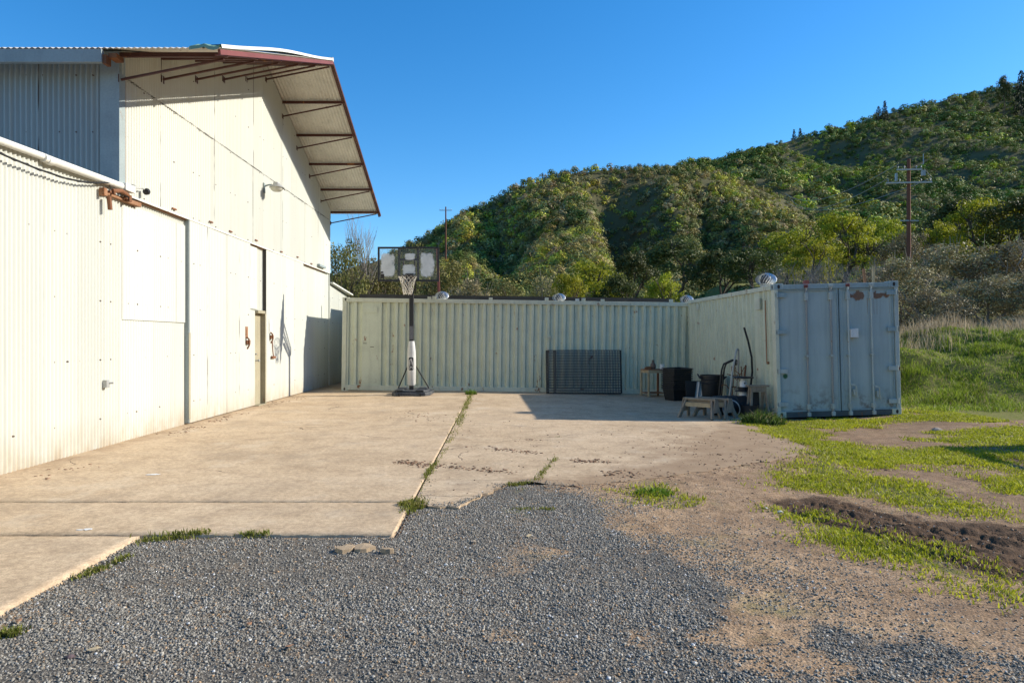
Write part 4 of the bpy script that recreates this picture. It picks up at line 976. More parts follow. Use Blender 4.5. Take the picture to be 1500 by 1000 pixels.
# wire mesh panels leaning on the green container
pan_me = None
for i in range(6):
    L = at(1.25+.018*i, 18.32+.062*i); w, h = 2.0, 1.17
    if i == 0:
        v0 = thing('wire_panel', 'front wire mesh panel of the stack leaning on the green container', 'wire panel', L, group='wire mesh panels leaning on the green container')
        mb = MB(); wr = .0042
        for k in range(1, 27): mb.bar((w*k/27, 0, 0), (w*k/27, 0, h), wr, wr)
        for k in range(1, 16): mb.bar((0, .003, h*k/16), (w, .003, h*k/16), wr, wr)
        wires = obj(mb, 'wire_grid', weathered('dark_wire', (.13,.13,.13), .1, .3, .2, .5, .3), v0)
        mb = MB()
        for q in ((0, 0), (w, w)): mb.bar((q[0], 0, 0), (q[0], 0, h), .012, .012)
        for q in (0, h): mb.bar((0, 0, q), (w, 0, q), .012, .012)
        mb.bar((.2, .004, 0), (.2, .004, h), .01, .01)
        obj(mb, 'frame', m_darkgap, v0); v0.rotation_euler = (R(-8), 0, 0)
        o = v0
    else:
        o = copy_tree(v0, L, rot=(R(-8), 0, R(.3*(i % 3-1))), label='wire mesh panel behind the front one in the stack leaning on the green container')
# small rusty side table with things on it
TL = at(4.08, 18.12)
tb = thing('side_table', 'small rusty tan framed table against the green container', 'table', TL, (0, 0, R(18)))
obj(MB().b2((-.27, -.21, .70), (.27, .21, .725)), 'table_top', m_rustlt, tb, bevel=.004)
obj(MB().b2((-.25, -.19, .09), (.25, .19, .11)), 'lower_shelf', m_rust, tb)
for x in (-.25, .25):
    for y in (-.19, .19): obj(MB().b2((x-.022, y-.022, 0), (x+.022, y+.022, .70)), 'leg', m_woodtan if x < 0 else m_rust, tb)
mb = MB(); mb.b2((-.25, -.205, .63), (.25, -.18, .70)); mb.b2((-.26, -.19, .63), (-.235, .19, .70)); obj(mb, 'apron', m_woodtan, tb)
def tt(x, y, z=.726): return Matrix.Translation(TL) @ Euler((0,0,R(18))).to_matrix().to_4x4() @ Vector((x, y, z))
o = obj(MB().lathe([(.05,0),(.075,.04),(.07,.12),(.035,.17),(.03,.22),(.04,.235),(.03,.24),(.005,.24)], (0,0,0), 16), 'jug', weathered('brown_jug', (.14,.10,.08), .2, .5, .3, .6), smooth=True, loc=tt(0, .02)); props(o, 'dark brown jug standing on the small rusty table', 'jug')
o = obj(MB().lathe([(.05,0),(.06,.01),(.065,.13),(.055,.13),(.05,.02),(.005,.02)], (0,0,0), 16), 'pail', m_white_plastic, smooth=True, loc=tt(.21, -.08)); props(o, 'small pale pail on the right end of the rusty table', 'pail')
o = obj(MB().box((0,0,.025), (.16,.14,.05)).box((.01,0,.06), (.10,.1,.02)), 'tool_box', m_rust, loc=tt(-.16, .0), bevel=.006); props(o, 'low rusty box on the left end of the rusty table', 'box')
m_bin = weathered('black_bin_plastic', (.032, .032, .033), 0, .3, .1, .38, 0, .5, dirtcol=(.05,.048,.045))
# stack of nested black bins
def bin_mesh():
    mb = MB(); h = .30; a, b, c, d = .29, .21, .24, .165; th = .012
    outer = [[(-c,-d,0),(c,-d,0),(c,d,0),(-c,d,0)], [(-a,-b,h),(a,-b,h),(a,b,h),(-a,b,h)]]
    inn = [[(-c+th,-d+th,th),(c-th,-d+th,th),(c-th,d-th,th),(-c+th,d-th,th)], [(-a+th,-b+th,h),(a-th,-b+th,h),(a-th,b-th,h),(-a+th,b-th,h)]]
    vs = outer[0]+outer[1]+inn[0]+inn[1]
    fs = [(3,2,1,0), (8,9,10,11)]
    for k in range(4):
        k2 = (k+1) % 4; fs += [(k, k2, 4+k2, 4+k), (8+k2, 8+k, 12+k, 12+k2), (4+k, 4+k2, 12+k2, 12+k)]
    mb.add(vs, fs); return mb
SB = at(4.43, 17.05); rimb = MB(); a, b = .305, .225
for q in ((-1, 0), (1, 0)): rimb.box((q[0]*(a+.001), 0, .292), (.026, 2*b, .020))
for q in (-1, 1): rimb.box((0, q*(b+.001), .292), (2*a-.02, .026, .020))
hnd = MB()
for q in (-1, 1): hnd.box((0, q*(b+.004), .262), (.16, .014, .022))
b0 = None; NB = 12
for i in range(NB):
    z = .046*i; lab = 'black plastic bin at the top of the nested stack' if i == NB-1 else 'black plastic bin at the bottom of the nested stack' if i == 0 else 'black plastic bin between others in the nested stack'
    if i == 0:
        b0 = thing('storage_bin', lab, 'bin', SB, (0, 0, R(27)), 'nested black bins stacked by the green container')
        obj(bin_mesh(), 'tub', m_black, b0); obj(rimb, 'rim', m_bin, b0, bevel=.004); obj(hnd, 'handle', m_black, b0, bevel=.003)
    else: copy_tree(b0, SB+Vector((random.uniform(-.006,.006), random.uniform(-.006,.006), z)), rot=(R(random.uniform(-.6,.6)) + (R(2) if i == NB-1 else 0), R(random.uniform(-.6,.6)), R(27+random.uniform(-2,2))), label=lab)
# corrugated offcut and dark board
mb = MB(); lo, hi = [], []
for i in range(49):
    x = .30*i/48; d = .022*math.sin(2*math.pi*x/.085); lo.append((x, d, 0)); hi.append((x+.10, d+.12, .54))
mb.strip(lo, hi); mb.strip([(p[0], p[1]+.003, p[2]) for p in hi], [(p[0], p[1]+.003, p[2]) for p in lo])
o = obj(mb, 'metal_offcut', m_galv, smooth=True, loc=at(4.47, 15.72)); props(o, 'leaning offcut of grey corrugated metal beside the black trash can', 'metal sheet')
o = obj(MB().box((0, 0, .26), (.42, .03, .52), Matrix.Rotation(R(-9), 3, 'X')), 'black_board', m_black, loc=at(4.72, 16.55), bevel=.006); props(o, 'dark board leaning between the bin stack and trash can', 'board')
# trash can
TC = at(4.90, 15.75)
tc = thing('trash_can', 'tall round black trash can without a lid by the green container', 'trash can', TC)
obj(MB().lathe([(.20,0),(.215,.02),(.255,.66),(.27,.67),(.27,.71),(.245,.71),(.24,.66),(.20,.04),(.005,.03)], (0,0,0), 28), 'body', m_black, tc, smooth=True)
mb = MB()
for z in (.52, .60): mb.lathe([(.249+.01*(z-.5), z-.012), (.262+.01*(z-.5), z), (.249+.01*(z-.5), z+.012)], (0,0,0), 28)
obj(mb, 'ring', m_black, tc, smooth=True)
for s in (-1, 1): obj(MB().tube([(s*.25, -.07, .62), (s*.31, -.05, .67), (s*.32, .05, .72 if s < 0 else .66), (s*.25, .07, .62)], .018, 6), 'handle', m_black, tc, smooth=True)
# hand trucks
def hand_truck(loc, rz, H, w, mat, mat2, label, loops):
    v = thing('hand_truck', label, 'hand truck', loc, (R(6), 0, R(rz)), 'hand trucks leaning on the blue grey container')
    mb = MB()
    if loops == 2:
        for x in (-w, w): mb.tube([(x, 0, .05), (x, 0, H-.25), (x, -.03, H-.12), (x*.9, -.20, H-.01), (x*.9, -.27, H-.03), (x*.9, -.28, H-.12)], .02, 8)
    else:
        mb.tube([(-w, 0, .05), (-w, 0, H-.5), (-w*.5, 0, H-.12), (-w*.3, 0, H-.02), (0, 0, H), (w*.3, 0, H-.02), (w*.5, 0, H-.12), (w, 0, H-.5), (w, 0, .05)], .02, 8)
    obj(mb, 'frame', mat, v, smooth=True)
    for z in (.25, .50, .75):
        if z < H-.3: obj(MB().tube([(-w, 0, z), (0, .03, z), (w, 0, z)], .011, 6), 'crossbar', mat2, v, smooth=True)
    obj(MB().tube([(0, .01, .08), (0, .02, H-.35)], .010, 6), 'centre_bar', mat2, v)
    obj(MB().b2((-w, -.20, .015), (w, .0, .025)).b2((-w, -.02, .02), (w, .0, .14)), 'toe_plate', mat, v)
    for s in (-1, 1):
        wl_ = obj(MB().lathe([(.03,-.025),(.10,-.03),(.125,-.018),(.125,.018),(.10,.03),(.03,.025)], (s*(w+.04), .08, .12), 20, Matrix.Rotation(R(90), 3, 'Y')), 'wheel', m_blackrub, v, smooth=True)
        obj(MB().lathe([(.005,-.033),(.06,-.033),(.06,.033),(.005,.033)], (s*(w+.04), .08, .12), 14, Matrix.Rotation(R(90), 3, 'Y')), 'hub', mat2, wl_)
    obj(MB().tube([(-w-.04, .08, .12), (w+.04, .08, .12)], .012, 6), 'axle', mat2, v)
hand_truck(at(4.86, 15.15), 62, 1.12, .15, m_black, m_rust, 'black hand truck with twin bent grips behind the sawhorses', 2)
hand_truck(at(5.02, 14.80), 50, 1.33, .17, m_galv, m_rust, 'tall silver hand truck with a single loop grip', 1)
hand_truck(at(5.08, 14.40), 70, .98, .16, m_rust, m_galv, 'low rusty hand truck beside the bent black pipe', 1)
# tangle of rusty frame bars
mb = MB(); r_ = random.Random(3)
for i in range(9):
    a = Vector((r_.uniform(-.16,.16), r_.uniform(-.1,.1), r_.uniform(.35,.8))); b = a+Vector((r_.uniform(-.22,.22), r_.uniform(-.1,.1), r_.uniform(-.1,.28))); mb.tube([a, (a+b)/2+Vector((.02,0,.03)), b], .009, 6)
for x in (-.14, .14): mb.tube([(x, 0, 0), (x*.9, .02, .5), (x*.7, .04, .95)], .012, 6)
o = obj(mb, 'bar_frame', m_rust, smooth=True, loc=at(5.12, 14.72)); props(o, 'tangled rusty bar frame between the hand trucks', 'metal frame')
# bent black pipe
pts = [W(1090, 479.5, 14.35), W(1096, 500, 14.34), W(1101, 523, 14.3), W(1102, 545, 14.25), W(1100, 562, 14.2), W(1096, 584, 14.1)]
cable(pts, .022, 'long bent black pipe leaning upright on the green container side', 8, m_blackrub, 'pipe', 'bent_pipe')
# white and black filter stand
FL = at(4.99, 13.98)
fs_ = thing('pool_filter', 'white cylinder with two black discs standing on a black drum', 'filter', FL)
obj(MB().lathe([(.15,0),(.17,.02),(.16,.24),(.10,.27),(.005,.27)], (0,0,0), 22), 'drum', m_black, fs_, smooth=True)
obj(MB().lathe([(.005,.26),(.115,.262),(.105,.30),(.085,.44),(.085,.47),(.005,.47)], (0,0,0), 20), 'lower_cylinder', m_white_plastic, fs_, smooth=True)
obj(MB().lathe([(.005,.465),(.17,.468),(.165,.485),(.10,.50),(.105,.56),(.005,.562)], (0,0,0), 22), 'collar_disc', m_black, fs_, smooth=True)
obj(MB().lathe([(.005,.56),(.075,.56),(.075,.66),(.05,.70),(.045,.74),(.005,.74)], (0,0,0), 20), 'upper_cylinder', m_white_plastic, fs_, smooth=True)
obj(MB().lathe([(.005,.735),(.20,.74),(.205,.755),(.19,.768),(.005,.772)], (0,0,0), 24), 'top_disc', m_black, fs_, smooth=True)
obj(MB().tube([(0,-.07,.64), (0,-.085,.64)], .016, 8), 'plug', m_black, fs_)
# black drum on its side with a pale hose ring
DL = at(4.62, 13.72)
M = Matrix.Rotation(R(90), 3, 'Y')
dr = thing('plastic_drum', 'black plastic drum lying on its side behind the sawhorses', 'drum', DL, (0, 0, R(8)))
obj(MB().lathe([(.005,-.36),(.15,-.36),(.19,-.33),(.195,-.1),(.205,-.09),(.195,-.08),(.195,.08),(.205,.09),(.195,.1),(.19,.33),(.15,.36),(.005,.36)], (0,0,.205), 26, M), 'body', m_black, dr, smooth=True)
obj(MB().lathe([(.005,-.02),(.05,-.02),(.05,.02),(.005,.02)], (-.365,0,.30), 14, M), 'cap', m_black, dr)
ring = [Vector((.03*math.sin(2*a), .16*math.cos(a), .175+.165*math.sin(a))) for a in [2*math.pi*i/30 for i in range(31)]]
mb = MB(); mb.tube(ring, .011, 6, False); o = obj(mb, 'hose_ring', m_galv, smooth=True, loc=at(4.52, 13.32)); o.rotation_euler = (0, 0, R(60)); props(o, 'pale grey hose hoop propped against the black drum', 'hose')
o = obj(MB().lathe([(.12,0),(.15,.02),(.17,.26),(.155,.26),(.13,.03),(.005,.03)], (0,0,0), 22), 'bucket', m_black, smooth=True, loc=at(4.86, 13.28)); props(o, 'black bucket at the foot of the filter stand', 'bucket')
# sawhorses
def sawhorse(loc, rz, label, first=[None]):
    if first[0] is None:
        v = thing('sawhorse', label, 'sawhorse', loc, (0,0,R(rz)), 'low weathered sawhorses by the blue container')
        obj(MB().b2((-.33,-.065,.345), (.33,.065,.385)).b2((-.29,-.02,.25), (.29,.02,.345)), 'beam', m_wood, v, bevel=.004)
        for s in (-1, 1):
            for q in (-1, 1):
                obj(MB().bar((s*.26, q*.04, .345), (s*.34, q*.20, .0), .09, .035, (1,0,0)), 'leg', m_wood, v, bevel=.003)
            mb = MB(); mb.prism([(-.065,.345),(.065,.345),(.15,.12),(-.15,.12)], (s*.315, 0, 0), (0,1,0), (0,0,1), (s*.02,0,0)); obj(mb, 'gusset', m_wood, v)
        mb = MB(); mb.b2((-.26,-.10,.22), (.26,-.075,.30)); obj(mb, 'side_board', m_woodtan, v)
        first[0] = v; return v
    return copy_tree(first[0], loc, rot=(0,0,R(rz)), label=label)
sawhorse(at(3.86, 13.15), -42, 'low weathered sawhorse standing out in front with splayed legs')
sawhorse(at(4.20, 13.32), -48, 'second low sawhorse behind the front one, nearer the drum')
# wooden trestle frame
tr = thing('trestle_frame', 'weathered wooden trestle frame standing by the container corner post', 'trestle', at(5.07, 13.42), (0, 0, R(6)))
for s in (-1, 1):
    obj(MB().bar((s*.13, -.02, .60), (s*.19, -.10, 0), .055, .035, (1,0,0)), 'leg', m_wood, tr, bevel=.003)
    obj(MB().bar((s*.13, .06, .60), (s*.17, .12, 0), .055, .035, (1,0,0)), 'leg', m_wood, tr, bevel=.003)
obj(MB().b2((-.21,-.07,.60), (.21,.10,.635)), 'top_board', m_wood, tr, bevel=.004)
obj(MB().b2((-.16,-.05,.50), (.16,-.025,.60)), 'rail', m_wood, tr)
o = obj(MB().box((0,0,.25), (.24,.025,.5), Matrix.Rotation(R(-6), 3, 'X')), 'black_board', m_black, loc=at(5.06, 13.62), bevel=.01); props(o, 'dark board standing behind the wooden trestle frame', 'board')

# flat stones and litter in front of the slab
def flat_stone(px, py, sx, sy, label, seed, tilt=0):
    r = random.Random(seed); n = 11
    poly = [(sx*math.cos(2*math.pi*i/n)*r.uniform(.75,1.1), sy*math.sin(2*math.pi*i/n)*r.uniform(.75,1.1)) for i in range(n)]
    X, Y = G(px, py); mb = MB(); vs = [(p[0], p[1], -.02) for p in poly]+[(p[0]*.93, p[1]*.93, .018+r.uniform(-.004,.006)) for p in poly]+[(0, 0, .026)]
    mb.add(vs, [(i, (i+1) % n, n+(i+1) % n, n+i) for i in range(n)]+[(n+i, n+(i+1) % n, 2*n) for i in range(n)])
    o = obj(mb, 'flat_stone', m_stone, loc=(X, Y, float(gz(X, Y))+.004)); props(o, label, 'stone', 'tan flat stones on the gravel')
flat_stone(507, 805, .075, .07, 'left tan flat stone of the touching pair on the gravel', 1); flat_stone(533, 804, .08, .075, 'right tan flat stone of the touching pair on the gravel', 2)
flat_stone(568, 808, .05, .025, 'small narrow tan stone right of the flat pair', 3)
def rock(px, py, s, col_m, label, seed, z=None):
    r = random.Random(seed); X, Y = G(px, py); mb = MB(); vs = []
    n = 8
    for j in range(5):
        f = j/4; rad = math.sin(math.pi*(.12+.76*f))
        for i in range(n): vs.append((s*rad*math.cos(2*math.pi*i/n)*r.uniform(.75,1.2), s*rad*.8*math.sin(2*math.pi*i/n)*r.uniform(.75,1.2), s*.8*(f-.2)))
    mb.add(vs, [(j*n+i, j*n+(i+1) % n, (j+1)*n+(i+1) % n, (j+1)*n+i) for j in range(4) for i in range(n)]+[tuple(4*n+i for i in range(n))])
    z = float(on_slab(np.array([X]), np.array([Y]))[0])
    o = obj(mb, 'stone', col_m, loc=(X, Y, z)); props(o, label, 'stone')
m_whst = weathered('white_stone', (.60,.58,.53), 0, .3, .1, .8, scale=5)
rock(1143, 750, .028, m_whst, 'white stone lying at the edge of the muddy ruts', 5); rock(1122, 745, .018, m_whst, 'small white stone left of the muddy ruts', 6)
rock(1372, 627, .09, weathered('grey_tan_rock', (.33,.28,.23), 0, .4, .1, .9, scale=5), 'grey tan rock in the grass right of the blue container', 7)
rock(103, 962, .022, weathered('purple_brown_stone', (.13,.09,.09), 0, .4, .1, .8, scale=8), 'dark purple brown stone among the gravel at lower left', 8)
rock(653, 826, .016, m_whst, 'small white pebble on the gravel near the middle', 9)
# spilled white paint on the concrete
def paint(px, py, w, h, label, seed):
    r = random.Random(seed); X, Y = G(px, py, SLAB_T); mb = MB()
    for k in range(4):
        n = 12; cx, cy = r.uniform(-w*.5, w*.5), r.uniform(-h*.3, h*.3); sx, sy = w*r.uniform(.25,.6), h*r.uniform(.15,.5)
        mb.prism([(cx+sx*math.cos(2*math.pi*i/n)*r.uniform(.6,1.15), cy+sy*math.sin(2*math.pi*i/n)*r.uniform(.5,1.15)) for i in range(n)], (0,0,.0005*k), (1,0,0), (0,1,0), (0,0,.0025))
    o = obj(mb, 'paint_stain', m_white_plastic, loc=(X, Y, SLAB_T+.0005)); props(o, label, 'paint stain')
paint(123, 775, .075, .06, 'white paint stain on the narrow concrete strip', 2); paint(222, 695, .09, .07, 'white paint stain on the big concrete slab', 3)
# leaf litter and soil at the wall foot and the mud streaks on the slabs
def streak_pts(a, b, n, sp):
    A, B = np.array(G(*a)), np.array(G(*b)); tt = rng.random(n); P = A+(B-A)*tt[:,None]+rng.normal(0, 1, (n, 2))*np.array(sp)
    k = rng.random(n) < ss(-.12, .12, fbm(P[:,0]*3, P[:,1]*3, 97)); return P[k]
PP = np.concatenate([streak_pts(*q) for q in [((575,676),(640,684),200,(.1,.06)), ((640,684),(745,694),150,(.1,.05)), ((735,640),(785,645),90,(.1,.08)), ((705,655),(795,665),180,(.12,.08)), ((760,655),(780,655),60,(.05,.03)), ((830,675),(880,678),160,(.1,.07)), ((890,690),(960,700),180,(.2,.12)), ((1000,650),(1190,700),300,(.5,.45)), ((270,632),(350,607),300,(.10,.3)), ((395,592),(440,583),260,(.1,.4)), ((20,705),(110,690),140,(.2,.15)), ((600,605),(640,615),120,(.2,.3)), ((850,715),(1000,735),260,(.35,.16))]])
n = len(PP); s = .003+.007*rng.random(n)**2; cube = np.array([(-1,-1,-1),(1,-1,-1),(1,1,-1),(-1,1,-1),(-1,-1,1),(1,-1,1),(1,1,1),(-1,1,1)], float)
V = (cube[None]+rng.uniform(-.6, .6, (n, 8, 3)))*s[:,None,None]*np.array([1.5, 1.2, .45])
V += np.stack([PP[:,0], PP[:,1], on_slab(PP[:,0], PP[:,1])+s*.3], -1)[:,None,:]
fc = np.array([(0,3,2,1),(4,5,6,7),(0,1,5,4),(1,2,6,5),(2,3,7,6),(3,0,4,7)])
cc = np.repeat(np.array([.20, .12, .075])*rng.uniform(.5, 1.6, (n, 1)), 8, 0)
props(np_obj(np_mesh('mud_crumbs', V.reshape(-1, 3), (fc[None]+8*np.arange(n)[:,None,None]).reshape(-1, 4), m_stones, cols=cc), 'mud_crumbs'), 'streaks of dried brown mud crumbs across the concrete', 'mud crumbs', kind='stuff')
# fallen leaves on the gravel
lf = MB(); lf.add([(-.03,0,0),(-.008,-.014,.006),(.02,-.010,.004),(.034,0,.010),(.018,.012,.003),(-.010,.013,.007)], [(0,1,2,3,4,5)])
lf0 = None
for i, (px, py, m_, lab) in enumerate([(28,912,m_rustlt,'orange brown fallen leaf near the concrete apron edge'), (139,954,m_woodtan,'yellow fallen leaf among gravel at lower left'), (365,914,m_rustlt,'pale orange fallen leaf among gravel left of middle'), (427,945,m_rustlt,'tan fallen leaf among gravel below the flat stones'), (775,786,m_woodtan,'yellow fallen leaf on gravel right of the slab corner'), (695,794,m_wood,'long dry leaf on gravel below the slab corner')]):
    X, Y = G(px, py); o = obj(lf, 'fallen_leaf', m_, loc=(X, Y, float(gz(X, Y)+rough_z(X, Y))+.014)); o.rotation_euler = (random.uniform(-.3,.3), random.uniform(-.3,.3), random.uniform(0, 6)); props(o, lab, 'leaf', 'fallen leaves on the gravel')

# mesh gate out at the right, whose shadow reaches into the yard
gt = thing('mesh_gate', 'low steel framed mesh gate whose shadow crosses the grass at right', 'gate', (8.2, 7.3, 0), (0, 0, R(90)))
w, h = 2.25, 1.24
mb = MB()
for q in (0, w): mb.bar((q, 0, 0), (q, 0, h), .06, .06)
for q in (.12, h): mb.bar((0, 0, q), (w, 0, q), .06, .09)
mb.bar((.2, 0, h), (w-.6, 0, .12), .05, .06); mb.bar((w, 0, h), (w+.02, 0, 1.55), .05, .05); obj(mb, 'frame', m_darkgap, gt)
obj(MB().b2((w-.62, -.02, .12), (w, .02, h)), 'solid_panel', m_darkgap, gt)
mb = MB()
for k in range(1, 30): mb.bar(((w-.62)*k/30, .01, .1), ((w-.62)*k/30, .01, h), .008, .008)
for k in range(1, 18): mb.bar((0, .014, h*k/18), (w-.62, .014, h*k/18), .008, .008)
obj(mb, 'wire_mesh', m_rust, gt)

# ------------------------------------------------------------------ trees
def leaf_quads(C, N, S, asp=.62):
    n = len(C); r = rng.normal(size=(n, 3)); u = np.cross(N, r); u /= np.linalg.norm(u, axis=1, keepdims=True)+1e-9
    v = np.cross(N, u); v /= np.linalg.norm(v, axis=1, keepdims=True)+1e-9
    S = S[:,None]
    V = np.stack([C-u*S, C-v*S*asp+N*S*.15, C+u*S, C+v*S*asp+N*S*.15], 1).reshape(-1, 3)
    return V, np.arange(4*n).reshape(n, 4)
def crown(clumps, per, leaf, seed, flat=1.0, asp=.62, domed=False):
    """clumps: (x,y,z,r) rows -> leaf quads gathered in clumps, with a tint per clump"""
    global rng
    rng = np.random.default_rng(seed); K_ = len(clumps); cl = np.array(clumps)
    idx = rng.choice(K_, per, p=cl[:,3]**2/np.sum(cl[:,3]**2))
    d = rng.normal(size=(per, 3)); d /= np.linalg.norm(d, axis=1, keepdims=True)
    d[:,2] = np.where((d[:,2] < -.2) & (rng.random(per) < .6), -d[:,2], d[:,2])
    rad = cl[idx,3]*np.clip(.55+.5*rng.random(per)**.6+rng.normal(0, .12, per), .1, 1.35)
    if domed: rad = cl[idx,3]*(.86+.2*rng.random(per))
    P = cl[idx,:3]+d*rad[:,None]*np.array([1, 1, flat])
    N = d*.95+rng.normal(size=(per, 3))*(.22 if domed else .42)
    if domed: N = N+.7*P/(np.linalg.norm(P, axis=1, keepdims=True)+1e-6)
    N /= np.linalg.norm(N, axis=1, keepdims=True)
    V, f = leaf_quads(P, N, leaf*rng.uniform(.55, 1.3, per), asp)
    ct = rng.random(K_); tint = np.clip(.55*ct[idx]+.45*rng.random(per)+.12*(rng.random(per)-.5), 0, 1)
    return V, f, np.repeat(tint, 4)
def limb(mb, p, d, L, r, depth, rr_, spread=.6, up=.25, ends=None, n=5, kids=3):
    pts = [p]; q = p.copy(); dd = d.normalized()
    for i in range(3):
        dd = (dd+Vector((rr_.uniform(-.22,.22), rr_.uniform(-.22,.22), rr_.uniform(-.08,.2)))).normalized(); q = q+dd*L/3; pts.append(q.copy())
    mb.tube(pts, [r, r*.86, r*.74, r*.6], n if depth > 1 else 3, False)
    if depth == 0:
        if ends is not None: ends.append(q)
        return
    for k in range(kids):
        a = rr_.uniform(0, 6.28); nd = (dd+spread*Vector((math.cos(a), math.sin(a), rr_.uniform(-.2,.6)))+Vector((0,0,up))).normalized()
        limb(mb, pts[rr_.choice((2, 3, 3))], nd, L*rr_.uniform(.6,.85), r*.58, depth-1, rr_, spread, up, ends, n, kids)
def make_proto(kind, seed):
    rr_ = random.Random(seed); tm = MB()
    if kind in ('oak', 'bright', 'shrub', 'grey'):
        ends = []
        base_n = 1 if kind in ('oak', 'bright') else 4
        for b in range(base_n):
            o = Vector((0, 0, 0)) if base_n == 1 else Vector((rr_.uniform(-.004,.004), rr_.uniform(-.004,.004), 0))
            dv = Vector((rr_.uniform(-.15,.15), rr_.uniform(-.15,.15), 1)) if base_n == 1 else Vector((rr_.uniform(-.6,.6), rr_.uniform(-.6,.6), 1))
            limb(tm, o, dv, .34 if base_n == 1 else .36, .03 if base_n == 1 else .014, 3 if base_n == 1 else 2, rr_, .75, .2, ends, 6)
        k = {'oak': 46, 'bright': 85, 'shrub': 60, 'grey': 70}[kind]; cl = []
        for i in range(k):
            a = rr_.uniform(0, 6.28); u = rr_.random()
            if kind in ('oak', 'bright'):
                ph = rr_.uniform(-.5, 1.45); q = rr_.uniform(.62, 1.0); x, y, z = .40*q*math.cos(ph)*math.cos(a), .40*q*math.cos(ph)*math.sin(a), .60+.34*q*math.sin(ph)
                if kind == 'bright': ph = rr_.uniform(-1.0, 1.45); x, y, z = .42*q*math.cos(ph)*math.cos(a), .42*q*math.cos(ph)*math.sin(a), .47+.48*q*math.sin(ph)*(1-.25*abs(math.cos(3*a)))
            else:
                ph = rr_.uniform(-.15, 1.45); q = rr_.uniform(.6, 1.0); x, y, z = .43*q*math.cos(ph)*math.cos(a), .43*q*math.cos(ph)*math.sin(a), .12+.78*q*math.sin(ph)
            cl.append((x*rr_.uniform(.85,1.12), y*rr_.uniform(.85,1.12), z, rr_.uniform(.06, .13) if kind != 'bright' else rr_.uniform(.05,.10)))
        per, lf = {'oak': (5200, .017), 'bright': (7000, .0145), 'shrub': (6000, .0125), 'grey': (8000, .0125)}[kind]
        V, f, ti = crown(cl, per, lf, seed, .8 if kind == 'oak' else .95)
        mat = {'oak': ML['oak'], 'bright': ML['bright'], 'shrub': ML['shrub'], 'grey': ML['grey']}[kind]
        cm = np_mesh('crown', V, f, mat, tint=ti)
        if kind == 'grey':                                  # fine twigs standing out of the surface
            tw = MB()
            for i in range(90):
                c = rr_.choice(cl); p = Vector(c[:3]); d = Vector((p.x, p.y, p.z-.1)).normalized()+Vector((rr_.uniform(-.4,.4), rr_.uniform(-.4,.4), rr_.uniform(0,.5))); tw.tube([p, p+d*.07, p+d*.14+Vector((0,0,.02))], [.0028, .002, .0012], 3, False)
    elif kind == 'bare':
        for b in range(5):
            limb(tm, Vector((rr_.uniform(-.004,.004), rr_.uniform(-.004,.004), 0)), Vector((rr_.uniform(-.6,.6), rr_.uniform(-.6,.6), 1)), .32, .011, 4, rr_, .55, .22, None, 4)
        cm = None
    elif kind == 'conifer':
        tm.tube([(0,0,0), (0,0,.5), (0,0,1)], [.03, .018, .003], 6); cl = []
        for i in range(60):
            z = .18+.8*i/60; a = i*2.4; q = .34*(1-z)**.8*rr_.uniform(.4, 1.0)+.02; cl.append((q*math.cos(a), q*math.sin(a), z-.03*q, .045+.06*(1-z)))
        V, f, ti = crown(cl, 1800, .022, seed, .6); cm = np_mesh('crown', V, f, ML['conifer'], tint=ti)
    twm = None
    if kind == 'grey': twm = bpy.data.meshes.new('twigs'); twm.from_pydata(tw.v, [], tw.f); twm.materials.append(m_barkg)
    tme = bpy.data.meshes.new('trunk'); tme.from_pydata(tm.v, [], tm.f); tme.materials.append(m_barkg if kind in ('bare', 'grey') else m_barkd)
    return tme, cm, twm
ML = {'oak': leafmat('oak_leaves', (.032, .05, .013), (.11, .12, .03)), 'bright': leafmat('yellow_green_leaves', (.13, .16, .014), (.46, .45, .03), .4),
      'shrub': leafmat('olive_shrub_leaves', (.075, .085, .02), (.27, .24, .07), .25), 'grey': leafmat('grey_olive_shrub_leaves', (.085, .08, .03), (.46, .37, .20), .15),
      'conifer': leafmat('conifer_needles', (.012, .022, .010), (.035, .05, .02), .1)}
PROTO = {k: [make_proto(k, 100*i+hash_) for i in range(n)] for k, n, hash_ in (('oak', 3, 11), ('bright', 3, 23), ('shrub', 3, 37), ('grey', 3, 41), ('bare', 3, 53), ('conifer', 2, 61))}
cnt = {}
def plant(kind, px, py, wpx, Y, label, group=None, name=None, z=None, hmul=1.0):
    top = W(px, py, Y); z0 = float(gz(top.x, Y))-.05 if z is None else z
    H = top.z-z0; Wd_ = wpx*Y/F
    i = cnt.get(kind, 0); cnt[kind] = i+1; tme, cme, twe = PROTO[kind][i % len(PROTO[kind])]
    nm = name or {'oak': 'oak_tree', 'bright': 'broadleaf_tree', 'shrub': 'leafy_shrub', 'grey': 'scrub_bush', 'bare': 'bare_shrub', 'conifer': 'conifer_tree'}[kind]
    cat = {'oak': 'tree', 'bright': 'tree', 'conifer': 'tree'}.get(kind, 'shrub')
    e = thing(nm, label, cat, (top.x, Y, z0), (0, 0, random.uniform(0, 6.28)), group)
    sw = 1/.95 if kind != 'conifer' else 1/.6
    if kind == 'bare': sw = 1/.8
    e.scale = (Wd_*sw, Wd_*sw, H/{'bare': 1.0}.get(kind, .98))
    link(bpy.data.objects.new('trunk', tme), e)
    if cme: link(bpy.data.objects.new('crown', cme), e)
    if twe: link(bpy.data.objects.new('twigs', twe), e)['kind'] = 'stuff'
    return e
GB = 'trees and shrubs growing behind the containers'
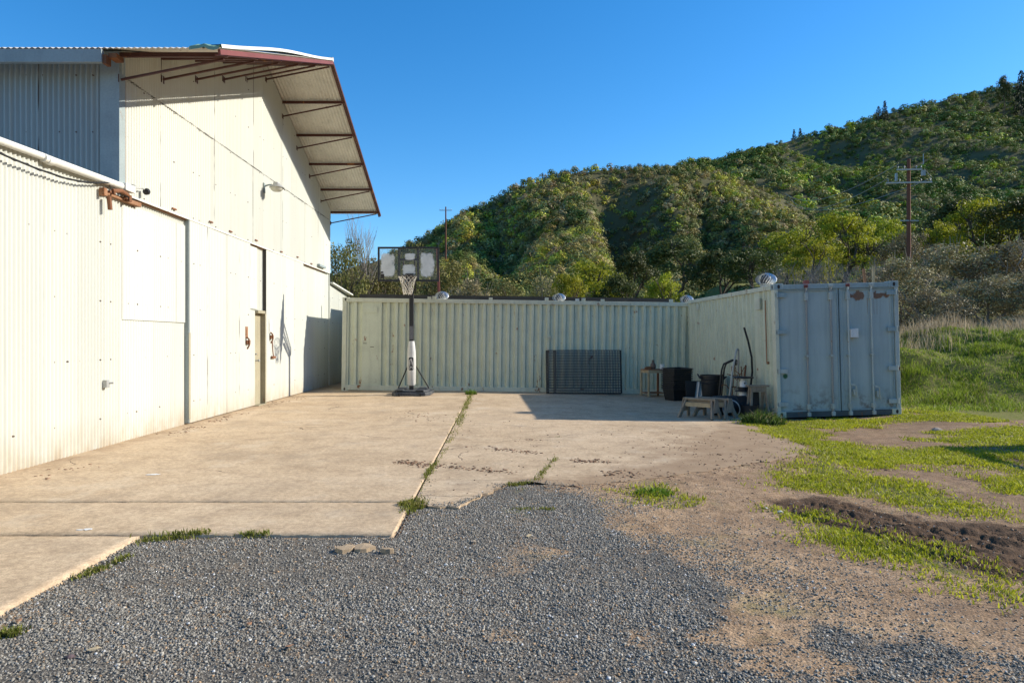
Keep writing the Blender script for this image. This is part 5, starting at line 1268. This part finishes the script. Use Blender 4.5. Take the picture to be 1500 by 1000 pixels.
for q in [
 ('bare', 520, 305, 110, 30, 'bare twiggy shrub rising just behind the barn gable end'),
 ('shrub', 500, 335, 110, 28, 'mottled green shrub squeezed between barn and backboard'),
 ('shrub', 552, 362, 120, 31, 'olive shrub directly behind the left half of the backboard'),
 ('shrub', 600, 352, 120, 36, 'taller olive shrub showing above the backboard top edge'),
 ('shrub', 655, 372, 110, 33, 'yellow olive shrub behind the tall rusty post'),
 ('grey', 690, 405, 110, 30, 'grey olive bush right of the tall rusty post'),
 ('shrub', 745, 402, 100, 34, 'low green shrub left of the middle turbine vent'),
 ('grey', 800, 400, 90, 38, 'grey brown bush behind the middle turbine vent'),
 ('shrub', 790, 412, 100, 30, 'speckled low shrub touching the middle turbine vent'),
 ('bright', 868, 372, 120, 42, 'bright green bushy tree right of the middle turbine vent'),
 ('bright', 835, 392, 80, 36, 'small bright green tree just above the container roofline'),
 ('oak', 925, 372, 90, 48, 'round dark oak above the container near the right turbine vent'),
 ('oak', 905, 400, 70, 40, 'small dark oak left of the right turbine vent'),
 ('bright', 970, 392, 70, 38, 'small leafy green tree behind the right turbine vent'),
 ('oak', 990, 352, 130, 56, 'wide dark oak standing behind the row at the hill foot'),
 ('oak', 1050, 368, 110, 44, 'dark oak with brownish crown left of the big turbine vent'),
 ('oak', 1100, 362, 100, 40, 'dark green oak behind the big turbine vent'),
 ('bright', 1150, 330, 110, 50, 'yellow green tree above the left door of the blue container'),
 ('bright', 1235, 303, 120, 52, 'tallest yellow green tree above the blue container doors'),
 ('bright', 1190, 345, 90, 46, 'smaller yellow green tree between two taller ones'),
 ('oak', 1265, 352, 90, 54, 'dark oak left of the utility pole foot'),
 ('grey', 1330, 335, 110, 50, 'pale brown bush around the utility pole foot'),
 ('bright', 1300, 310, 90, 62, 'green tree just left of the utility pole'),
 ('bright', 1440, 278, 130, 60, 'bright green tree right of the utility pole'),
 ('oak', 1395, 290, 100, 66, 'dark tree between utility pole and bright green tree'),
 ('oak', 1495, 285, 130, 56, 'dark oak at the right edge of the picture'),
 ('bright', 1375, 318, 80, 56, 'small green tree beside the utility pole guy wire'),
 ('bare', 1170, 372, 120, 27, 'pale bare twig shrub behind the left container door'),
 ('bare', 1230, 365, 120, 28, 'pale bare twig shrub behind the middle of the blue container'),
 ('bare', 1285, 372, 100, 26, 'bare twig shrub behind the right container door'),
]: plant(*q, group=GB)
GH = 'scrub bushes on the mound right of the blue container'
for q in [
 ('grey', 1320, 375, 150, 25, 'grey brown scrub bush just behind the blue container corner posts'),
 ('grey', 1400, 352, 170, 27, 'big grey brown scrub bush in the middle of the mound hedge'),
 ('grey', 1480, 345, 180, 26, 'big grey brown scrub bush at the right end of the mound hedge'),
 ('grey', 1365, 420, 130, 22.5, 'lower dark scrub bush right beside the blue container'),
 ('grey', 1450, 400, 150, 23, 'lower scrub bush at the front of the mound hedge'),
 ('grey', 1530, 390, 160, 22, 'scrub bush cut off by the right picture edge'),
 ('grey', 1270, 398, 110, 24, 'tan scrub bush behind the right container door'),
]: plant(*q, group=GH)
plant('grey', 1370, 470, 50, 20.5, 'small pale bush in the dry grass at the mound top')

# ------------------------------------------------------------------ hills
EX1 = np.array([-600,300,480,540,560,590,640,700,750,800,870,950,1030,1060,1090,1130,1160,1190,1220,1280,1500,2200.])
EY1 = np.array([60,76,92,102,118,138,162,198,225,243,254,258,256,248,235,220,206,182,150,120,105,90.])
EX2 = np.array([-600,700,960,1030,1100,1170,1250,1290,1350,1400,1450,1500,1700,2200.])
EY2 = np.array([10,60,228,256,279,298,316,332,345,358,368,376,410,430.])
def hill1(X, Y):
    px = X/Y*F+VX; e1 = np.interp(px, EX1, EY1)-7; d1 = 205+25*np.sin(px*.006)
    tt = np.clip((Y-58)/(d1-58), 0, 1); e = 36+(e1-36)*tt**.92
    z = CH+e*np.minimum(Y, d1)/F; z = np.where(Y > d1, z-(Y-d1)*.55, z)
    gul = fbm(X*.018+.006*Y, Y*.006, 101, 3)
    for pv, wl_, wr_, dep in ((878+55*(1-tt), 42., 95., 15.), (1010+70*(1-tt), 40., 70., 7.), (720+30*(1-tt), 50., 60., 6.)):
        q = px-pv; z = z-dep*np.where(q < 0, np.clip(1+q/wl_, 0, 1), np.clip(1-q/wr_, 0, 1))**1.3*ss(75, 120, Y)*(1-ss(.80, .97, tt))
    return z+(26*gul+8*fbm(X*.05, Y*.05, 103, 3))*ss(60, 110, Y)*(1-ss(.86, .99, tt))
def hill2(X, Y):
    px = X/Y*F+VX; e2 = np.interp(px, EX2, EY2)-4; d2 = 470+30*np.sin(px*.005)
    tt = np.clip((Y-170)/(d2-170), 0, 1); e = 70+(e2-70)*tt**.8
    z = CH+e*np.minimum(Y, d2)/F; z = np.where(Y > d2, z-(Y-d2)*.55, z)
    gul = fbm(X*.010+.004*Y, Y*.003, 111, 3)
    return z+(48*gul+14*fbm(X*.03, Y*.03, 113, 3))*ss(180, 260, Y)*(1-ss(.86, .99, tt))
def hill_mesh(fn, y0, y1, n, m, name, label, mat):
    u = np.linspace(-1.3, 1.6, n); Yv = np.linspace(y0, y1, m); U, Yg = np.meshgrid(u, Yv); Xg = U*Yg
    Z = fn(Xg, Yg); idx = np.arange(n*m).reshape(m, n)
    f = np.stack([idx[:-1,:-1], idx[:-1,1:], idx[1:,1:], idx[1:,:-1]], -1).reshape(-1, 4)
    o = np_obj(np_mesh(name, np.stack([Xg, Yg, Z], -1).reshape(-1, 3), f, mat, smooth=True), name); props(o, label, 'hill', kind='structure')
def sky_block_z(X, Y):  # unseen right-hand hill, added to cut sky fill on the walls
    A = np.arctan2(X, Y); Rr = np.hypot(X, Y); el = np.radians(20.0-2.0*np.sin(A*5)); tt = np.clip((Rr-80)/(300-80), 0, 1)
    fade = ss(math.radians(46), math.radians(78), A)*(1-.35*ss(math.radians(110), math.radians(165), A))
    return np.tan(el)*300*tt**1.2*fade-np.maximum(Rr-300, 0)*.5+10*fbm(A*9, Rr*.02, 121, 4)*ss(80, 160, Rr)-3
def sky_block_hill():
    az = np.radians(np.linspace(44, 165, 90)); rr_ = np.linspace(70, 420, 60); A, Rr = np.meshgrid(az, rr_)
    X, Y = Rr*np.sin(A), Rr*np.cos(A)
    n, m = len(az), len(rr_); idx = np.arange(n*m).reshape(m, n)
    f = np.stack([idx[:-1,:-1], idx[1:,:-1], idx[1:,1:], idx[:-1,1:]], -1).reshape(-1, 4)
    o = np_obj(np_mesh('hill', np.stack([X, Y, sky_block_z(X, Y)], -1).reshape(-1, 3), f, m_hill2, smooth=True), 'hill'); props(o, 'unseen green hillside added beyond the right edge to block low sky', 'hill', kind='structure')
t = NT('hill_brush'); c = t.co(); n1 = t.noise(c, .15, 8, .7); n2 = t.noise(c, .6, 6, .7)
m_hill2 = t.done(t.mix(n2, t.mix(n1, (.02, .026, .010), (.06, .065, .025)), (.09, .085, .04)), .95, 0, .05)
sky_block_hill()
t = NT('hill_soil'); c = t.co(); n1 = t.noise(c, .08, 8, .65); n2 = t.noise(c, .7, 6, .7)
m_hill = t.done(t.mix(n2, t.mix(n1, (.05, .052, .022), (.11, .10, .05)), t.mix(n1, (.08, .075, .035), (.19, .165, .09))), .95, 0, .05)
hill_mesh(hill1, 55, 330, 200, 110, 'hill', 'brush covered near hill sloping down to the left', m_hill)
hill_mesh(hill2, 165, 640, 200, 110, 'hill', 'taller wooded hill rising behind at right', m_hill)
# chaparral: leaf clump bushes
def bush_proto(seed, n, leaf, k=8):
    r = random.Random(seed); cl = []
    for i in range(k):
        a = r.uniform(0, 6.28); ph = r.uniform(.0, 1.5); q = r.uniform(.55, .95); cl.append((.34*q*math.cos(ph)*math.cos(a), .34*q*math.cos(ph)*math.sin(a), .10+.42*q*math.sin(ph), r.uniform(.15, .30)))
    V, f, ti = crown(cl, n, leaf, seed, .85, .75, domed=True); return V, f, ti
def chaparral(fn, N, y0, y1, u0, u1, s0, s1, n, leaf, seed, name, label, gain, polar=None):
    protos = [bush_proto(seed*10+i, n, leaf) for i in range(8)]
    r = np.random.default_rng(seed)
    Y = (y0**1.5+(y1**1.5-y0**1.5)*r.random(N))**(1/1.5); X = r.uniform(u0, u1, N)*Y
    if polar: a_ = np.radians(r.uniform(*polar, N)); q_ = Y; X = q_*np.sin(a_); Y = q_*np.cos(a_)
    Z = fn(X, Y)
    dens = fbm(X*.03, Y*.02, seed+5, 3); keep = r.random(N) < .70+1.0*(dens+.15); X, Y, Z = X[keep], Y[keep], Z[keep]
    k = len(X); dn = fbm(X*.035, Y*.02, seed+6, 3)
    S = (s0+(s1-s0)*r.random(k)**2.2)*(1+1.1*dn)
    kind = r.random(k)+1.5*fbm(X*.03, Y*.03, seed+7, 3)
    pal = np.where((kind < .36)[:,None], np.array([[.036, .050, .014]]), np.where((kind < .72)[:,None], np.array([[.085, .084, .030]]), np.where((kind < .93)[:,None], np.array([[.118, .105, .060]]), np.array([[.135, .145, .022]]))))
    pal = np.array(gain)*pal*r.uniform(.7, 1.35, (k, 1))*(1+r.normal(0, .08, (k, 3)))
    Vs, Cs = [], []; fo = []; off = 0
    for p in range(8):
        sel = np.nonzero(np.arange(k) % 8 == p)[0]
        V, f, ti = protos[p]; a = r.uniform(0, 6.28, len(sel)); ca, sa = np.cos(a)[:,None], np.sin(a)[:,None]; s = S[sel][:,None]
        x = (V[:,0]*ca-V[:,1]*sa)*s+X[sel][:,None]; y = (V[:,0]*sa+V[:,1]*ca)*s+Y[sel][:,None]; z = V[:,2]*s*r.uniform(.75, 1.15, (len(sel), 1))+Z[sel][:,None]-.06*s
        Vs.append(np.stack([x, y, z], -1).reshape(-1, 3)); Cs.append((pal[sel][:,None,:]*(.72+.56*ti)[None,:,None]).reshape(-1, 3))
        fo.append((f[None]+off+len(V)*np.arange(len(sel))[:,None,None]).reshape(-1, 4)); off += len(sel)*len(V)
    me = np_mesh(name, np.concatenate(Vs), np.concatenate(fo), m_brush, cols=np.clip(np.concatenate(Cs), 0, .5))
    props(np_obj(me, name), label, 'brush', kind='stuff')
m_brush = colmat('brush_leaves', .7, .08, .15)
chaparral(hill1, 7500, 58, 132, -.30, .60, 1.0, 3.4, 240, .040, 3, 'chaparral', 'dense olive and dark green brush low on the near hill', (3.0, 2.75, 2.2))
chaparral(hill1, 17000, 125, 240, -.26, .60, 1.0, 3.6, 100, .064, 5, 'chaparral', 'dense olive and grey green brush high on the near hill', (3.1, 2.85, 2.4))
chaparral(hill2, 19000, 190, 505, .22, 1.25, 2.6, 8.0, 100, .064, 4, 'chaparral', 'dark and bright green brush covering the far hill', (2.5, 2.8, 1.7))
chaparral(sky_block_z, 5000, 80, 310, 0, 1, 2.6, 8.0, 60, .080, 6, 'chaparral', 'green brush on the unseen hillside added beyond the right edge', (2.0, 2.1, 1.4), (46, 125))
def on_hill(fn, px, d): X = (px-VX)/F*d; return X, float(fn(np.array([X]), np.array([d]))[0])
for px, py, wpx, d, lab in [(1296,148,12,460,'thin dark conifer on the far ridge, taller of the pair'), (1287,156,12,462,'dark conifer on the far ridge, shorter of the pair'), (1172,188,12,470,'small dark conifer low on the far ridge'), (1163,190,10,470,'tiny dark conifer beside another low on the far ridge'), (1496,104,24,455,'dark conifer at the top right corner of the ridge')]:
    X, z = on_hill(hill2, px, d); plant('conifer', px, py, wpx, d, lab, 'conifers on the far ridge', z=z-1)
X, z = on_hill(hill2, 1470, 458); plant('oak', 1470, 112, 26, 458, 'round dark tree standing alone on the far ridge', 'conifers on the far ridge', name='oak_tree', z=z-1)

# ------------------------------------------------------------------ power poles and lines
m_wire = weathered('aluminium_wire', (.30,.30,.30), 0, .1, 0, .5, .3)
m_armwood = weathered('pale_arm_wood', (.50,.49,.45), 0, .3, .2, .7)
def upole(px, ytop, Y, label, z0, arms, r, tilt=0):
    top = W(px, ytop, Y); B = Vector((top.x, Y, z0)); H = top.z-z0
    e = thing('utility_pole', label, 'utility pole', B)
    obj(MB().tube([(0,0,0), (0,0,H*.5), (0,0,H)], [r*1.15, r, r*.8], 12), 'pole', m_pole, e, smooth=True)
    for (dz, a, b, sl) in arms:
        mb = MB(); mb.bar((a, -.22, H-dz-sl*a*-1), (b, -.22, H-dz+sl*b), .08, .10); o = obj(mb, 'crossarm', m_armwood, e)
        mb = MB()
        for q in (a*.92, a*.45, b*.5, b*.92):
            zz = H-dz+sl*q; mb.lathe([(.015,0),(.02,.06),(.04,.08),(.03,.12),(.042,.14),(.02,.18),(.005,.185)], (q, -.22, zz+.06), 10)
        obj(mb, 'insulator', m_galv, o, smooth=True)
    return e, B, H
X, Yp = (1331-VX)/F*45, 45.0
e, B, H = upole(1331, 233, 45, 'reddish brown utility pole with two crossarms right of the blue container', float(gz(X, Yp))-.2, [(.75, -.9, .75, .02), (1.6, -1.6, 1.4, .02)], .13)
mb = MB(); mb.tube([(.75, -.2, H-.4), (.85, -.2, H-.4), (.85, -.2, H+.3)], .03, 6); mb.tube([(.9,-.2,H-.7), (1.35,-.2,H-1.2), (1.4,-.2,H-1.6)], .015, 5); mb.b2((.75,-.28,H-1.15), (.95,-.1,H-.8)); mb.b2((-1.0,-.3,H-1.5), (-.9,-.15,H-1.0))
obj(mb, 'cutout_switch', m_galv, e)
mb = MB(); mb.b2((-.6,-.12,H-4.12), (.6,-.06,H-4.04)); obj(mb, 'lower_bracket', m_galv, e)
for dx, dz, tx, tz in ((-1.5, -1.35, 70, 28.5), (-.8, -.4, 76, 31), (1.3, -1.35, 73, 28)):
    cable(sag(B+Vector((dx, -.22, H+dz)), (W(1158 if dx < -1 else 1150, 292 if dx < -1 else 283 if dx > -1 and dx < 0 else 295, 150)), 2.0, 20), .026, {-1.5: 'lower left power line strung from the utility pole crossarm', -.8: 'upper power line strung from the utility pole crossarm', 1.3: 'power line strung from the right end of the lower crossarm'}[dx], 5, m_wire, 'power line', 'power_line')
gx = W(1392, 355, 43); cable(sag(B+Vector((.1, -.1, H-1.2)), (gx.x, gx.y, float(gz(gx.x, gx.y))), .1, 6), .012, 'guy wire slanting down to the right from the utility pole', 5, m_cable, 'guy wire', 'guy_wire')
X2 = (653-VX)/F*110; zb = float(hill1(np.array([X2]), np.array([110.]))[0])
upole(653, 303, 110, 'distant thin utility pole on the hillside above the backboard', zb-.3, [(.6, -1.0, 1.0, 0)], .13)

# ------------------------------------------------------------------ light, sky, camera
SUN = Vector((1.0, .17, .54)); EL = math.asin(SUN.z/SUN.length); AZ = math.atan2(SUN.x, SUN.y)
sd = bpy.data.lights.new('sun', 'SUN'); sd.energy = 5.0; sd.angle = R(.53); sd.color = (1, .94, .82)
so = bpy.data.objects.new('sun', sd); COL.objects.link(so); so.rotation_euler = (-SUN).to_track_quat('-Z', 'Y').to_euler(); so.location = (30, 5, 20)
w = bpy.data.worlds.new('World'); sc.world = w; w.use_nodes = True; nt = w.node_tree
sky = nt.nodes.new('ShaderNodeTexSky'); sky.sky_type = 'NISHITA'; sky.sun_disc = False; sky.sun_elevation = EL; sky.sun_rotation = AZ
sky.air_density = 1.0; sky.dust_density = .25; sky.ozone_density = 4.5; sky.altitude = 200
bg = nt.nodes['Background']; bg.inputs[1].default_value = .15
hs = nt.nodes.new('ShaderNodeHueSaturation'); hs.inputs['Saturation'].default_value = 1.28; hs.inputs['Hue'].default_value = .499; nt.links.new(sky.outputs[0], hs.inputs['Color']); nt.links.new(hs.outputs[0], bg.inputs[0])
cd = bpy.data.cameras.new('camera'); cam = bpy.data.objects.new('camera', cd); COL.objects.link(cam)
cam.location = (0, 0, CH); cam.rotation_euler = (R(90), 0, 0); cd.lens = 24; cd.sensor_width = 36; cd.shift_x = 18/1500; cd.shift_y = -4/1500
cd.clip_start = .05; cd.clip_end = 4000
sc.camera = cam
sc.view_settings.view_transform = 'Standard'; sc.view_settings.look = 'None'; sc.view_settings.exposure = 0.50; sc.view_settings.gamma = 1
sc.cycles.max_bounces = 6; sc.cycles.transparent_max_bounces = 8
